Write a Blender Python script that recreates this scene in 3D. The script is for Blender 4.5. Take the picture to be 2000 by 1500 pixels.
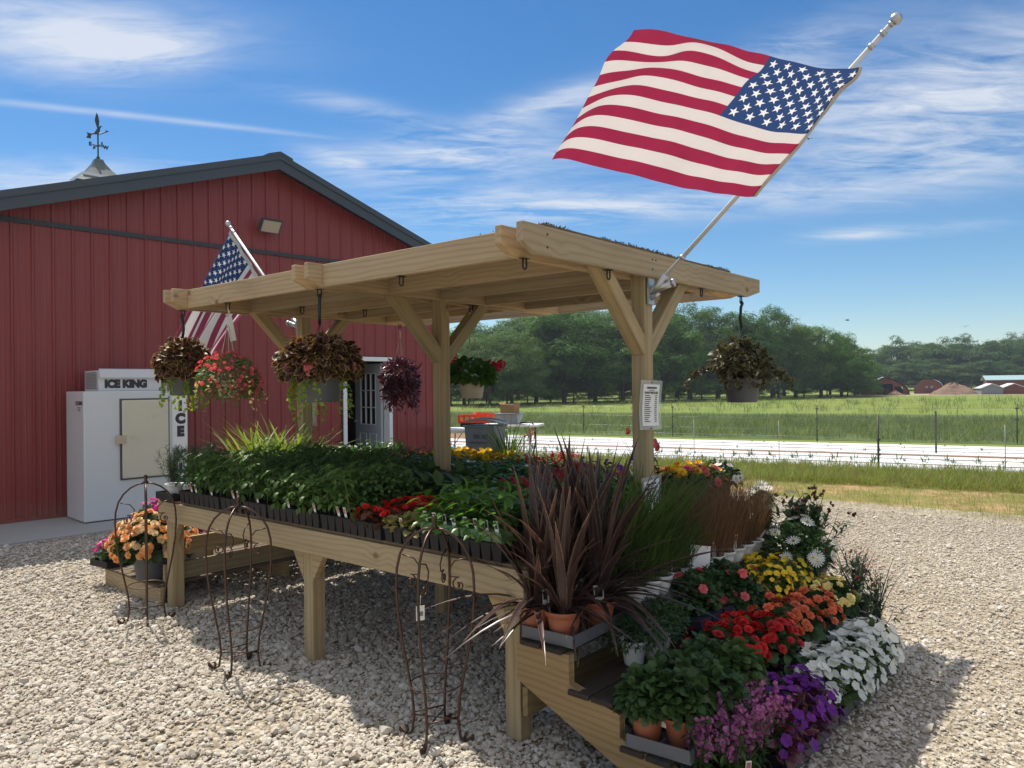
import bpy, math, random
import numpy as np
from mathutils import Vector, Matrix

R = math.radians
random.seed(7)
rng = np.random.default_rng(7)
for o in list(bpy.data.objects):
    bpy.data.objects.remove(o)
SC = bpy.context.scene
COL = SC.collection

# ------------------------------------------------------------------ camera
FPX, PITCH, ROLL, EYE = 1477.6, 0.0033, -0.0108, 1.6      # focal length in pixels of a 2000 px wide picture
_c, _s = math.cos(PITCH), math.sin(PITCH)
_cr, _sr = math.cos(ROLL), math.sin(ROLL)
_U, _D = Vector((0, -_s, _c)), Vector((0, _c, _s))
_X = Vector((1, 0, 0))
cright, cup = _X * _cr + _U * _sr, _U * _cr - _X * _sr
cam = bpy.data.cameras.new("camera")
cam.sensor_width = 36
cam.lens = FPX / 2000 * 36
cam.clip_start = .05
cam.clip_end = 6000
camo = bpy.data.objects.new("camera", cam)
COL.objects.link(camo)
camo.matrix_world = Matrix(((cright.x, cup.x, -_D.x, 0), (cright.y, cup.y, -_D.y, 0), (cright.z, cup.z, -_D.z, EYE), (0, 0, 0, 1)))
SC.camera = camo


def ray(x, y):
    "world direction through a point of the 2000x1500 photograph"
    return (cright * ((x - 1000) / FPX) + cup * ((750 - y) / FPX) + _D)


def ground(x, y, z=0.0):
    d = ray(x, y)
    return Vector((0, 0, EYE)) + d * ((z - EYE) / d.z)


def atY(x, y, Y):
    d = ray(x, y)
    return Vector((0, 0, EYE)) + d * (Y / d.y)


# ------------------------------------------------------------------ sky, sun, exposure
TOSUN = Vector((-.358, .475, 1.0)).normalized()
SUN_EL = math.asin(TOSUN.z)
SUN_ROT = math.atan2(TOSUN.x, TOSUN.y) % (2 * math.pi)
SKY_STRENGTH, SUN_STRENGTH, EXPOSURE = .082, 4.3, .52
SC.view_settings.view_transform = 'Standard'
SC.view_settings.look = 'None'
SC.view_settings.exposure = EXPOSURE
SC.view_settings.gamma = 1
sun = bpy.data.lights.new("sun", 'SUN')
sun.energy = SUN_STRENGTH
sun.angle = R(.55)
sun.color = (1, .935, .83)
suno = bpy.data.objects.new("sun", sun)
COL.objects.link(suno)
suno.rotation_euler = (-TOSUN).to_track_quat('-Z', 'Y').to_euler()
suno.location = (-20, 20, 40)


class NT:
    "small helper to write node trees"
    def __init__(s, tree):
        s.t = tree
        s.n, s.l = tree.nodes, tree.links

    def add(s, typ, **kw):
        n = s.n.new(typ)
        for k, v in kw.items():
            if k == 'ins':
                for a, b in v.items():
                    sk = n.inputs[a]
                    if isinstance(b, bpy.types.NodeSocket):
                        s.l.new(b, sk)
                    else:
                        sk.default_value = b
            else:
                setattr(n, k, v)
        return n

    def math(s, op, a, b=None, c=None, clamp=False):
        n = s.add('ShaderNodeMath', operation=op, use_clamp=clamp)
        for i, v in enumerate((a, b, c)):
            if v is None:
                continue
            if isinstance(v, bpy.types.NodeSocket):
                s.l.new(v, n.inputs[i])
            else:
                n.inputs[i].default_value = v
        return n.outputs[0]

    def dot(s, a, v):
        n = s.add('ShaderNodeVectorMath', operation='DOT_PRODUCT')
        s.l.new(a, n.inputs[0])
        n.inputs[1].default_value = v
        return n.outputs['Value']

    def ramp(s, fac, stops, interp='LINEAR'):
        n = s.add('ShaderNodeValToRGB')
        n.color_ramp.interpolation = interp
        el = n.color_ramp.elements
        while len(el) < len(stops):
            el.new(.5)
        for e, (p, c) in zip(el, stops):
            e.position = p
            e.color = tuple(c) + (1,) if len(c) == 3 else c
        s.l.new(fac, n.inputs[0])
        return n.outputs[0]

    def mix(s, fac, a, b, blend='MIX'):
        n = s.add('ShaderNodeMix', data_type='RGBA', blend_type=blend)
        for k, v in ((0, fac), (6, a), (7, b)):
            if isinstance(v, bpy.types.NodeSocket):
                s.l.new(v, n.inputs[k])
            else:
                n.inputs[k].default_value = v if k == 0 else (tuple(v) + (1,) if len(v) == 3 else v)
        return n.outputs[2]

    def noise(s, vec, scale, detail=4, rough=.55, dist=0.):
        n = s.add('ShaderNodeTexNoise')
        n.inputs['Scale'].default_value = scale
        n.inputs['Detail'].default_value = detail
        n.inputs['Roughness'].default_value = rough
        n.inputs['Distortion'].default_value = dist
        if vec is not None:
            s.l.new(vec, n.inputs['Vector'])
        return n.outputs['Fac']

    def mapping(s, vec, scale=(1, 1, 1), loc=(0, 0, 0), rot=(0, 0, 0)):
        n = s.add('ShaderNodeMapping')
        n.inputs['Scale'].default_value = scale
        n.inputs['Location'].default_value = loc
        n.inputs['Rotation'].default_value = rot
        s.l.new(vec, n.inputs['Vector'])
        return n.outputs[0]


world = bpy.data.worlds.new("World")
SC.world = world
world.use_nodes = True
w = NT(world.node_tree)
w.n.clear()
sky = w.add('ShaderNodeTexSky', sky_type='NISHITA', sun_disc=False, sun_elevation=SUN_EL, sun_rotation=SUN_ROT,
            altitude=200, air_density=1.0, dust_density=.08, ozone_density=3.2)
gen = w.add('ShaderNodeTexCoord').outputs['Generated']
# wisps: streaky noise on the sky plane, kept to patches of the sky
sep = w.add('ShaderNodeSeparateXYZ', ins={0: gen})
zz = w.math('MAXIMUM', w.math('ADD', sep.outputs[2], .12), .02)
comb = w.add('ShaderNodeCombineXYZ', ins={0: w.math('DIVIDE', sep.outputs[0], zz), 1: w.math('DIVIDE', sep.outputs[1], zz)})
streak = w.noise(w.mapping(comb.outputs[0], (.8, 1.9, 1), (3.1, 1.7, 0), (0, 0, R(16))), 1.1, 10, .60, 1.3)
fine = w.noise(w.mapping(comb.outputs[0], (1.6, 5.2, 1), (0, 0, 0), (0, 0, R(-8))), 2.6, 8, .66, .8)
wisp = w.math('ADD', w.math('MULTIPLY', streak, .68), w.math('MULTIPLY', fine, .42))


def patch(px, py, ang, sa, sb, amp):
    "a soft elliptical patch of sky around the direction of one cloud"
    c = ray(px, py).normalized()
    a = R(ang)
    e1 = (ray(px + 60 * math.cos(a), py - 60 * math.sin(a)) - ray(px, py))
    e1 = (e1 - c * e1.dot(c)).normalized()
    e2 = c.cross(e1)
    k1, k2 = FPX / sa, FPX / sb
    x = w.math('MULTIPLY', w.dot(gen, e1), k1)
    y = w.math('MULTIPLY', w.dot(gen, e2), k2)
    r2 = w.math('ADD', w.math('MULTIPLY', x, x), w.math('MULTIPLY', y, y))
    fr = w.math('GREATER_THAN', w.dot(gen, c), .3)
    g = w.math('MULTIPLY', w.math('POWER', 2.718, w.math('MULTIPLY', r2, -1.0)), fr)
    return w.math('MULTIPLY', g, amp)


def total(lst):
    acc = lst[0]
    for q in lst[1:]:
        acc = w.math('ADD', acc, q)
    return acc


cl = total([patch(*p) for p in (
    (110, 60, -4, 240, 58, 1.02), (260, 105, 6, 110, 36, .8), (905, 305, 3, 230, 40, 1.5), (750, 225, -14, 160, 18, .75),
    (1070, 205, 16, 150, 26, 1.0), (960, 405, 2, 280, 34, 1.3), (1350, 400, 4, 340, 26, .75), (1830, 190, 12, 270, 95, 1.3),
    (1540, 100, 18, 110, 34, .8), (1660, 458, 5, 90, 11, .8), (60, 350, 4, 180, 30, .9), (1850, 310, 6, 220, 42, .7),
    (660, 315, -20, 70, 18, .7), (1850, 445, 4, 120, 10, .4))])
cld = w.math('MULTIPLY', cl, w.ramp(wisp, [(.42, (0, 0, 0)), (.68, (1, 1, 1))]), None, True)
trail = total([patch(*p) for p in ((140, 214, -6, 260, 5.5, .30), (430, 245, -6.5, 240, 4.5, .26), (300, 314, -4, 170, 3.5, .16), (690, 348, -3, 200, 3, .12))])
trail = w.math('MULTIPLY', trail, w.math('ADD', .55, fine), None, True)
allc = w.math('MULTIPLY', w.math('MAXIMUM', cld, trail), .86, None, True)
hs = w.add('ShaderNodeHueSaturation', ins={'Saturation': 1.28, 'Value': 1.0, 'Color': sky.outputs[0]})
skyc = w.mix(allc, hs.outputs[0], (6.6, 7.0, 7.7))
# unseen bright broken clouds, added overhead and behind the camera as fill light
back = w.math('SUBTRACT', w.math('MULTIPLY', w.dot(gen, (.1, -.74, .66)), 2.6), .95)
over_ = w.math('MULTIPLY', w.math('SUBTRACT', sep.outputs[2], .62), 4.0)
fill_deck = w.math('MAXIMUM', w.math('MINIMUM', back, 1.0), w.math('MINIMUM', over_, 1.0))
fill_deck = w.math('MULTIPLY', w.math('MAXIMUM', fill_deck, 0.0), w.ramp(w.noise(w.mapping(gen, (2.2, 2.2, 2.2)), 1.5, 6, .6), [(.30, (.35, .35, .35)), (.55, (1, 1, 1))]), None, True)
skyc = w.mix(fill_deck, skyc, (6.3, 6.5, 6.9))
bg = w.add('ShaderNodeBackground', ins={'Color': skyc, 'Strength': SKY_STRENGTH})
wo = w.add('ShaderNodeOutputWorld')
w.l.new(bg.outputs[0], wo.inputs[0])

# ------------------------------------------------------------------ mesh helpers
TH = .7044
M0 = Vector((-1.243, 4.534, 0))
AU = Vector((math.cos(TH), -math.sin(TH), 0))
AV = Vector((math.sin(TH), math.cos(TH), 0))


def S(a, b, z=0.0):
    "a point in the frame of the wooden stand: a along it, b away from the camera"
    return M0 + AU * a + AV * b + Vector((0, 0, z))


def put(o, parent=None):
    COL.objects.link(o)
    if parent is not None:
        o.parent = parent
    return o


def thing(name, label, cat, loc=(0, 0, 0), rz=0., group=None, kind=None):
    o = bpy.data.objects.new(name, None)
    o.empty_display_size = .1
    put(o)
    o.location = loc
    o.rotation_euler = (0, 0, rz)
    tag(o, label, cat, group, kind)
    return o


def tag(o, label=None, cat=None, group=None, kind=None):
    label = label.replace("leftmost from the left", "leftmost") if label else label
    if label:
        o['label'] = label
    if cat:
        o['category'] = cat
    if group:
        o['group'] = group
    if kind:
        o['kind'] = kind
    return o


def copy_tree(o, parent=None, loc=None, rz=None, label=None):
    c = o.copy()
    COL.objects.link(c)
    if parent is not None:
        c.parent = parent
    if loc is not None:
        c.location = loc
    if rz is not None:
        c.rotation_euler = (0, 0, rz)
    if label:
        c['label'] = label
    for ch in list(o.children):
        copy_tree(ch, c)
    return c


class MB:
    "collects shapes and links them as one mesh object"
    def __init__(s):
        s.v, s.f, s.m, s.sm = [], [], [], []
        s.cur, s.smooth = 0, False

    def addf(s, vs, fs):
        n = len(s.v)
        s.v += [tuple(p) for p in vs]
        for f in fs:
            s.f.append([n + i for i in f])
            s.m.append(s.cur)
            s.sm.append(s.smooth)
        return s

    def box(s, x0, y0, z0, x1, y1, z1):
        v = [(x, y, z) for z in (z0, z1) for y in (y0, y1) for x in (x0, x1)]
        return s.addf(v, [(0, 2, 3, 1), (4, 5, 7, 6), (0, 1, 5, 4), (2, 6, 7, 3), (0, 4, 6, 2), (1, 3, 7, 5)])

    def frustum(s, x, y, z0, z1, a0, b0, a1, b1):
        v = [(x + i * a, y + j * b, z) for z, a, b in ((z0, a0, b0), (z1, a1, b1)) for j in (-1, 1) for i in (-1, 1)]
        return s.addf(v, [(0, 2, 3, 1), (4, 5, 7, 6), (0, 1, 5, 4), (2, 6, 7, 3), (0, 4, 6, 2), (1, 3, 7, 5)])

    def beam(s, p0, p1, w_, h_, up=(0, 0, 1)):
        p0, p1 = Vector(p0), Vector(p1)
        x = (p1 - p0).normalized()
        y = Vector(up).cross(x)
        if y.length < 1e-4:
            y = Vector((0, 1, 0)).cross(x)
        y.normalize()
        z = x.cross(y)
        v = [p + y * (j * w_ / 2) + z * (k * h_ / 2) for p in (p0, p1) for k in (-1, 1) for j in (-1, 1)]
        return s.addf(v, [(0, 1, 3, 2), (4, 6, 7, 5), (0, 4, 5, 1), (2, 3, 7, 6), (0, 2, 6, 4), (1, 5, 7, 3)])

    def tube(s, pts, r, n=8, caps=True, radii=None):
        pts = [Vector(p) for p in pts]
        old, s.smooth = s.smooth, True
        rings, nrm = [], None
        for i, p in enumerate(pts):
            d = (pts[min(i + 1, len(pts) - 1)] - pts[max(i - 1, 0)]).normalized()
            if nrm is None:
                nrm = d.orthogonal().normalized()
            else:
                nrm = (nrm - d * nrm.dot(d))
                nrm = nrm.normalized() if nrm.length > 1e-6 else d.orthogonal().normalized()
            b = d.cross(nrm)
            rr = radii[i] if radii else r
            rings.append([p + (nrm * math.cos(t) + b * math.sin(t)) * rr for t in (2 * math.pi * k / n for k in range(n))])
        v = [q for g in rings for q in g]
        f = [(i * n + k, i * n + (k + 1) % n, (i + 1) * n + (k + 1) % n, (i + 1) * n + k) for i in range(len(pts) - 1) for k in range(n)]
        if caps:
            f += [tuple(range(n - 1, -1, -1)), tuple((len(pts) - 1) * n + k for k in range(n))]
        s.addf(v, f)
        s.smooth = old
        return s

    def lathe(s, prof, n=24, c=(0, 0, 0), smooth=True, wob=None):
        old, s.smooth = s.smooth, smooth
        v = []
        for r, z in prof:
            for k in range(n):
                t = 2 * math.pi * k / n
                q = r * (1 + (wob(t, z) if wob else 0))
                v.append((c[0] + q * math.cos(t), c[1] + q * math.sin(t), c[2] + z))
        f = [(i * n + k, i * n + (k + 1) % n, (i + 1) * n + (k + 1) % n, (i + 1) * n + k) for i in range(len(prof) - 1) for k in range(n)]
        s.addf(v, f)
        s.smooth = old
        return s

    def disc(s, r, z, n=20, c=(0, 0)):
        return s.addf([(c[0] + r * math.cos(2 * math.pi * k / n), c[1] + r * math.sin(2 * math.pi * k / n), z) for k in range(n)], [tuple(range(n))])

    def build(s, name, mats, parent=None, loc=None, rot=None, bevel=0):
        me = bpy.data.meshes.new(name)
        me.from_pydata(s.v, [], s.f)
        for m in (mats if isinstance(mats, (list, tuple)) else [mats]):
            me.materials.append(m)
        me.polygons.foreach_set('material_index', s.m)
        me.polygons.foreach_set('use_smooth', s.sm)
        me.update()
        o = put(bpy.data.objects.new(name, me), parent)
        if loc is not None:
            o.location = loc
        if rot is not None:
            o.rotation_euler = rot
        if bevel:
            b = o.modifiers.new("bevel", 'BEVEL')
            b.width, b.segments, b.limit_method = bevel, 2, 'ANGLE'
        return o


def board(parent, name, p0, p1, w_, h_, m, up=(0, 0, 1), cut0=0, cut1=0, bevel=.004):
    "one length of timber, its own x axis along the grain"
    p0, p1 = Vector(p0), Vector(p1)
    d = p1 - p0
    L = d.length
    x = d.normalized()
    y = Vector(up).cross(x)
    if y.length < 1e-4:
        y = Vector((0, 1, 0)).cross(x)
    y.normalize()
    z = x.cross(y)
    b = MB()
    a, c = w_ / 2, h_ / 2
    v = [(cut0, -a, -c), (cut0, a, -c), (0, -a, -c * .3 if cut0 else c * .99), (0, a, -c * .3 if cut0 else c * .99), (0, -a, c), (0, a, c),
         (L - cut1, -a, -c), (L - cut1, a, -c), (L, -a, -c * .3 if cut1 else c * .99), (L, a, -c * .3 if cut1 else c * .99), (L, -a, c), (L, a, c)]
    if cut0 or cut1:
        f = [(0, 1, 3, 2), (2, 3, 5, 4), (6, 8, 9, 7), (8, 10, 11, 9), (0, 6, 7, 1), (4, 5, 11, 10), (0, 2, 4, 10, 8, 6), (1, 7, 9, 11, 5, 3)]
        b.addf(v, f)
    else:
        b.box(0, -a, -c, L, a, c)
    o = b.build(name, m, parent, bevel=bevel)
    mt = Matrix.Identity(4)
    for i in range(3):
        mt[i][0], mt[i][1], mt[i][2], mt[i][3] = x[i], y[i], z[i], p0[i]
    o.matrix_local = mt
    return o


# scattering of small templates (leaves, petals, blades) into one mesh
def grid_t(rows, half, zf, ncol=3):
    "strip along +y: half(t) is the half width, zf(u, t) the height; carries edge and along attributes"
    v, e, al = [], [], []
    for i in range(rows + 1):
        t = i / rows
        for j in range(ncol):
            u = 2 * j / (ncol - 1) - 1
            p = half(t)
            v.append((u * p[0], p[1], zf(u, t)))
            e.append(max(abs(u) ** 1.5, t ** 6))
            al.append(t)
    f = [(i * ncol + j, i * ncol + j + 1, (i + 1) * ncol + j + 1, (i + 1) * ncol + j) for i in range(rows) for j in range(ncol - 1)]
    return np.array(v, float), np.array(f), np.array(e), np.array(al)


def leaf_t(width=.5, droop=.25, fold=.18, rows=3, shape='oval'):
    def half(t):
        if shape == 'oval':
            q = math.sin(math.pi * min(1, t * .93 + .04)) ** .8
        elif shape == 'lance':
            q = math.sin(math.pi * (t * .92 + .05) ** .7) ** .9
        elif shape == 'lobed':
            q = (math.sin(math.pi * (t * .9 + .07))) ** .6 * (1 + .25 * math.cos(t * 15))
        elif shape == 'blade':
            q = min(1, .5 + 2.2 * t) * (1 - t ** 2.6) + .01
        elif shape == 'petal':
            q = (.22, .80, 1.0, .52)[min(3, int(round(t * 3)))]
        elif shape == 'obov':
            q = math.sin(math.pi * (t * .93 + .03) ** 1.5) ** .7
        return (max(q, .02) * width / 2, t)
    return grid_t(rows, half, lambda u, t: -droop * t * t + fold * abs(u) * math.sin(math.pi * t) ** .7 * width)


def bend(t, ang):
    "rotate a template about its x axis (raise it by ang)"
    v, f, e, a = t
    c, s_ = math.cos(ang), math.sin(ang)
    w_ = v.copy()
    w_[:, 1] = v[:, 1] * c - v[:, 2] * s_
    w_[:, 2] = v[:, 1] * s_ + v[:, 2] * c
    return w_, f, e, a


def join_t(parts):
    vs, fs, es, al, n = [], [], [], [], 0
    for v, f, e, a in parts:
        vs.append(v), fs.append(f + n), es.append(e), al.append(a)
        n += len(v)
    return np.concatenate(vs), np.concatenate(fs), np.concatenate(es), np.concatenate(al)


def xf(t, scale=1., rz=0., off=(0, 0, 0)):
    v, f, e, a = t
    c, s_ = math.cos(rz), math.sin(rz)
    q = v * scale
    q = np.stack([q[:, 0] * c - q[:, 1] * s_, q[:, 0] * s_ + q[:, 1] * c, q[:, 2]], 1) + np.array(off)
    return q, f, e, a


def flower_t(rings):
    "rings of (count, length, width, raise, start radius, height, cup)"
    out = []
    for i, (n, l, wd, up, r0, z, cup) in enumerate(rings):
        for k in range(n):
            p = leaf_t(wd, -cup, .05, 3, 'petal')
            p = bend((p[0] * l + np.array((0, r0, 0)), p[1], p[2], p[3]), up)
            out.append(xf(p, 1, 2 * math.pi * (k + .5 * (i % 2)) / n, (0, 0, z)))
    return join_t(out)


def frames(d, nrm, roll=None):
    d = d / (np.linalg.norm(d, axis=1, keepdims=True) + 1e-9)
    x = np.cross(d, nrm)
    x = x / (np.linalg.norm(x, axis=1, keepdims=True) + 1e-9)
    z = np.cross(x, d)
    return np.stack([x, d, z], 2)


class PM:
    "scattered templates gathered into one mesh"
    def __init__(s):
        s.V, s.F, s.E, s.A, s.n = [], [], [], [], 0

    def scatter(s, t, pos, mats, size, smooth=True):
        v, f, e, a = t
        N = len(pos)
        size = np.broadcast_to(np.asarray(size, float).reshape(-1, 1, 1) if np.ndim(size) else np.float64(size), (N, 1, 1))
        q = np.einsum('nij,kj->nki', mats, v) * size + np.asarray(pos)[:, None, :]
        s.V.append(q.reshape(-1, 3))
        s.F.append((f[None] + (np.arange(N) * len(v))[:, None, None]).reshape(-1, f.shape[1]) + s.n)
        s.E.append(np.tile(e, N))
        s.A.append(np.tile(a, N))
        s.n += N * len(v)
        return s

    def build(s, name, m, parent=None, loc=None):
        V = np.concatenate(s.V).astype(np.float32)
        me = bpy.data.meshes.new(name)
        me.vertices.add(len(V))
        me.vertices.foreach_set('co', V.ravel())
        nl = sum(f.size for f in s.F)
        npoly = sum(len(f) for f in s.F)
        me.loops.add(nl)
        me.loops.foreach_set('vertex_index', np.concatenate([f.ravel() for f in s.F]).astype(np.int32))
        me.polygons.add(npoly)
        tot = np.concatenate([np.full(len(f), f.shape[1]) for f in s.F])
        st = np.concatenate([[0], np.cumsum(tot)[:-1]]).astype(np.int32)
        me.polygons.foreach_set('loop_start', st)
        me.polygons.foreach_set('use_smooth', np.ones(npoly, bool))
        at = me.attributes.new('edge', 'FLOAT', 'POINT')
        at.data.foreach_set('value', np.concatenate(s.E).astype(np.float32))
        at = me.attributes.new('along', 'FLOAT', 'POINT')
        at.data.foreach_set('value', np.concatenate(s.A).astype(np.float32))
        me.update(calc_edges=True)
        me.materials.append(m)
        o = put(bpy.data.objects.new(name, me), parent)
        if loc is not None:
            o.location = loc
        return o


def rnd(n, lo=-1., hi=1.):
    return rng.uniform(lo, hi, n)


def unit(n):
    q = rng.normal(size=(n, 3))
    return q / np.linalg.norm(q, axis=1, keepdims=True)

# ------------------------------------------------------------------ materials
def mat(name):
    m = bpy.data.materials.new(name)
    m.use_nodes = True
    t = NT(m.node_tree)
    t.n.clear()
    out = t.add('ShaderNodeOutputMaterial')
    p = t.add('ShaderNodeBsdfPrincipled')
    t.l.new(p.outputs[0], out.inputs[0])
    t.p, t.out = p, out
    return m, t


def setp(t, **kw):
    for k, v in kw.items():
        sk = t.p.inputs[{'col': 'Base Color', 'rough': 'Roughness', 'metal': 'Metallic', 'spec': 'Specular IOR Level', 'normal': 'Normal', 'coat': 'Coat Weight', 'alpha': 'Alpha', 'trans': 'Transmission Weight'}[k]]
        if isinstance(v, bpy.types.NodeSocket):
            t.l.new(v, sk)
        else:
            sk.default_value = tuple(v) + (1,) if k == 'col' else v


def bump(t, h, strength=.3, dist=.01):
    n = t.add('ShaderNodeBump', ins={'Height': h, 'Strength': strength, 'Distance': dist})
    return n.outputs[0]


def objco(t):
    "object coordinates with a random shift for every object"
    tc = t.add('ShaderNodeTexCoord')
    oi = t.add('ShaderNodeObjectInfo')
    sh = t.add('ShaderNodeVectorMath', operation='SCALE')
    sh.inputs[0].default_value = (13.7, 7.1, 9.3)
    t.l.new(oi.outputs['Random'], sh.inputs['Scale'])
    ad = t.add('ShaderNodeVectorMath', operation='ADD')
    t.l.new(tc.outputs['Object'], ad.inputs[0])
    t.l.new(sh.outputs[0], ad.inputs[1])
    return tc.outputs['Object'], ad.outputs[0], oi.outputs['Random']


def plain(name, col, rough=.5, metal=0., spec=.5, var=.12, scale=8., bmp=0.):
    m, t = mat(name)
    o, sh, r = objco(t)
    n = t.noise(sh, scale, 5, .6)
    c = t.mix(t.math('MULTIPLY', n, 1.0), [q * (1 - var) for q in col], [min(1, q * (1 + var)) for q in col])
    setp(t, col=c, rough=t.math('ADD', rough - .08, t.math('MULTIPLY', n, .16)), metal=metal, spec=spec)
    if bmp:
        setp(t, normal=bump(t, n, bmp, .004))
    return m


def wood(name, light, dark, knotc, rough=.75, grain=1.0):
    m, t = mat(name)
    o, sh, r = objco(t)
    # rings round a heart that lies outside the board and wanders along it
    s1 = t.mapping(sh, (.55, 3.2, 3.2))
    wn = t.noise(s1, 1.3, 3, .5)
    sx = t.add('ShaderNodeSeparateXYZ', ins={0: o})
    yy = t.math('ADD', t.math('ADD', sx.outputs[1], t.math('MULTIPLY', r, .12)), -.02)
    zz_ = t.math('ADD', t.math('ADD', sx.outputs[2], t.math('MULTIPLY', wn, .13)), .03)
    # knots
    kv = t.add('ShaderNodeTexVoronoi', feature='F1', ins={'Vector': t.mapping(sh, (4.2, 5.5, 5.5)), 'Scale': 1.0, 'Randomness': 1.})
    few = t.math('GREATER_THAN', t.add('ShaderNodeSeparateColor', ins={0: kv.outputs['Color']}).outputs[0], .52)
    kd = t.math('ADD', kv.outputs['Distance'], t.math('SUBTRACT', 1., few))
    knot = t.ramp(kd, [(.0, (1, 1, 1)), (.06, (.9, .9, .9)), (.10, (.35, .35, .35)), (.15, (0, 0, 0))])
    halo = t.ramp(kd, [(.08, (1, 1, 1)), (.42, (0, 0, 0))])
    rad = t.math('SQRT', t.math('ADD', t.math('MULTIPLY', yy, yy), t.math('MULTIPLY', zz_, zz_)))
    rad = t.math('ADD', rad, t.math('MULTIPLY', halo, .03))
    ring = t.math('SINE', t.math('ADD', t.math('MULTIPLY', rad, 210 * grain), t.math('MULTIPLY', t.noise(t.mapping(sh, (.7, 9, 9)), 1., 3, .6), 7.0)))
    ring = t.math('MULTIPLY_ADD', ring, .5, .5)
    fib = t.noise(t.mapping(sh, (2.2, 150, 150)), 1., 4, .6)
    blot = t.noise(t.mapping(sh, (1.1, 5, 5)), 1., 4, .6)
    f = t.math('ADD', t.math('MULTIPLY', t.math('POWER', ring, 3.0), .26), t.math('ADD', t.math('MULTIPLY', fib, .34), t.math('MULTIPLY', blot, .62)))
    c = t.ramp(f, [(.22, light), (.85, dark)])
    tint = t.mix(r, (1.10, 1.02, .90), (.76, .80, .80))
    c = t.mix(1., c, tint, 'MULTIPLY')
    stain = t.ramp(t.noise(t.mapping(sh, (.9, 4, 4)), 1.3, 6, .7, .5), [(.52, (0, 0, 0)), (.72, (1, 1, 1))])
    c = t.mix(t.math('MULTIPLY', stain, .38), c, [q * .5 for q in dark])
    c = t.mix(t.math('MULTIPLY', knot, .8), c, knotc)
    setp(t, col=c, rough=rough, spec=.25, normal=bump(t, t.math('ADD', fib, t.math('MULTIPLY', ring, .12)), .3, .002))
    return m


def leaf(name, c1, c2, edge=None, ew=(.55, .8), rough=.45, trans=.35, spec=.28, mid=None, tcol=None):
    "a leaf or petal: its colour varies from leaf to leaf, light passes through it"
    m, t = mat(name)
    geo = t.add('ShaderNodeNewGeometry')
    rp = geo.outputs['Random Per Island']
    c = t.ramp(rp, [(0, c1), (1, c2)])
    tc = t.add('ShaderNodeTexCoord').outputs['Object']
    n = t.noise(tc, 9, 2)
    c = t.mix(t.math('MULTIPLY', n, .55), c, [q * .55 for q in c2])
    at = t.add('ShaderNodeAttribute', attribute_name='edge')
    al = t.add('ShaderNodeAttribute', attribute_name='along')
    if edge:
        e = t.ramp(t.math('ADD', at.outputs['Fac'], t.math('MULTIPLY', t.math('SUBTRACT', t.noise(tc, 120, 2), .5), .35)), [(ew[0], (0, 0, 0)), (ew[1], (1, 1, 1))])
        c = t.mix(e, c, edge)
    oi = t.add('ShaderNodeObjectInfo').outputs['Random']
    c = t.mix(1., c, t.ramp(oi, [(0, (.80, .84, .80)), (.5, (1, 1, .95)), (1, (1.18, 1.12, 1.0))]), 'MULTIPLY')
    if mid:
        c = t.mix(t.ramp(al.outputs['Fac'], [(.05, (1, 1, 1)), (.32, (0, 0, 0))]), c, mid)
    setp(t, col=c, rough=rough, spec=spec)
    tr = t.add('ShaderNodeBsdfTranslucent')
    if tcol:
        tr.inputs[0].default_value = tuple(tcol) + (1,)
    else:
        hs_ = t.add('ShaderNodeHueSaturation', ins={'Saturation': 1.15, 'Value': 1.5, 'Color': c})
        t.l.new(hs_.outputs[0], tr.inputs[0])
    mx = t.add('ShaderNodeMixShader', ins={0: trans})
    t.l.new(t.p.outputs[0], mx.inputs[1])
    t.l.new(tr.outputs[0], mx.inputs[2])
    t.l.new(mx.outputs[0], t.out.inputs[0])
    return m


W_ROOF = wood("treated_pine_roof", (.58, .455, .305), (.38, .28, .17), (.13, .075, .035))
W_POST = wood("treated_pine_post", (.54, .42, .255), (.33, .245, .135), (.14, .07, .03), grain=.8)
W_TABLE = wood("treated_pine_table", (.50, .40, .26), (.31, .235, .14), (.15, .085, .04))
W_TIER = wood("golden_brown_shaded_planks", (.37, .265, .135), (.22, .145, .07), (.10, .055, .025))  # golden brown, with the roof's shade on the steps put into the colour
W_BLACK = wood("blackened_planks", (.055, .045, .038), (.025, .02, .018), (.02, .015, .012))
W_OLD = wood("weathered_planks", (.24, .18, .12), (.10, .075, .05), (.06, .04, .03))
BLACKP = plain("black_plastic", (.012, .012, .014), .5, spec=.3)
NAVYP = plain("navy_plastic", (.016, .022, .045), .35)
GREYP = plain("grey_pot_plastic", (.085, .092, .10), .55)
DGREYP = plain("charcoal_pot_plastic", (.05, .055, .06), .5)
BEIGEP = plain("beige_pot_plastic", (.52, .43, .31), .5)
WHITEP = plain("white_plastic", (.78, .78, .76), .4, var=.05)
TERRAP = plain("terracotta_plastic", (.28, .085, .042), .5, var=.15)
GREENP = plain("green_plastic", (.10, .22, .10), .5)
TRAYG = plain("grey_tray_plastic", (.10, .105, .12), .45)
SOIL = plain("potting_soil", (.022, .015, .010), .95, spec=.1, var=.5, scale=60, bmp=.8)
STEM = plain("green_stem", (.07, .13, .035), .6)
METAL = plain("black_steel", (.03, .03, .032), .42, .6)
RUST = plain("bronzed_steel", (.085, .05, .038), .38, .75, var=.35, scale=22)
GALV = plain("galvanised_metal", (.48, .49, .5), .38, .85, var=.12)
ALU = plain("aluminium_pole", (.66, .66, .64), .5, .3, var=.06, scale=5)
STEELW = plain("white_painted_steel", (.62, .64, .66), .38, var=.04, scale=2)
PAPER = plain("white_paper", (.80, .80, .78), .6, var=.03)
INK = plain("dark_ink", (.03, .032, .04), .6)
WIRE = plain("thin_wire", (.25, .25, .25), .4, .8)
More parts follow.
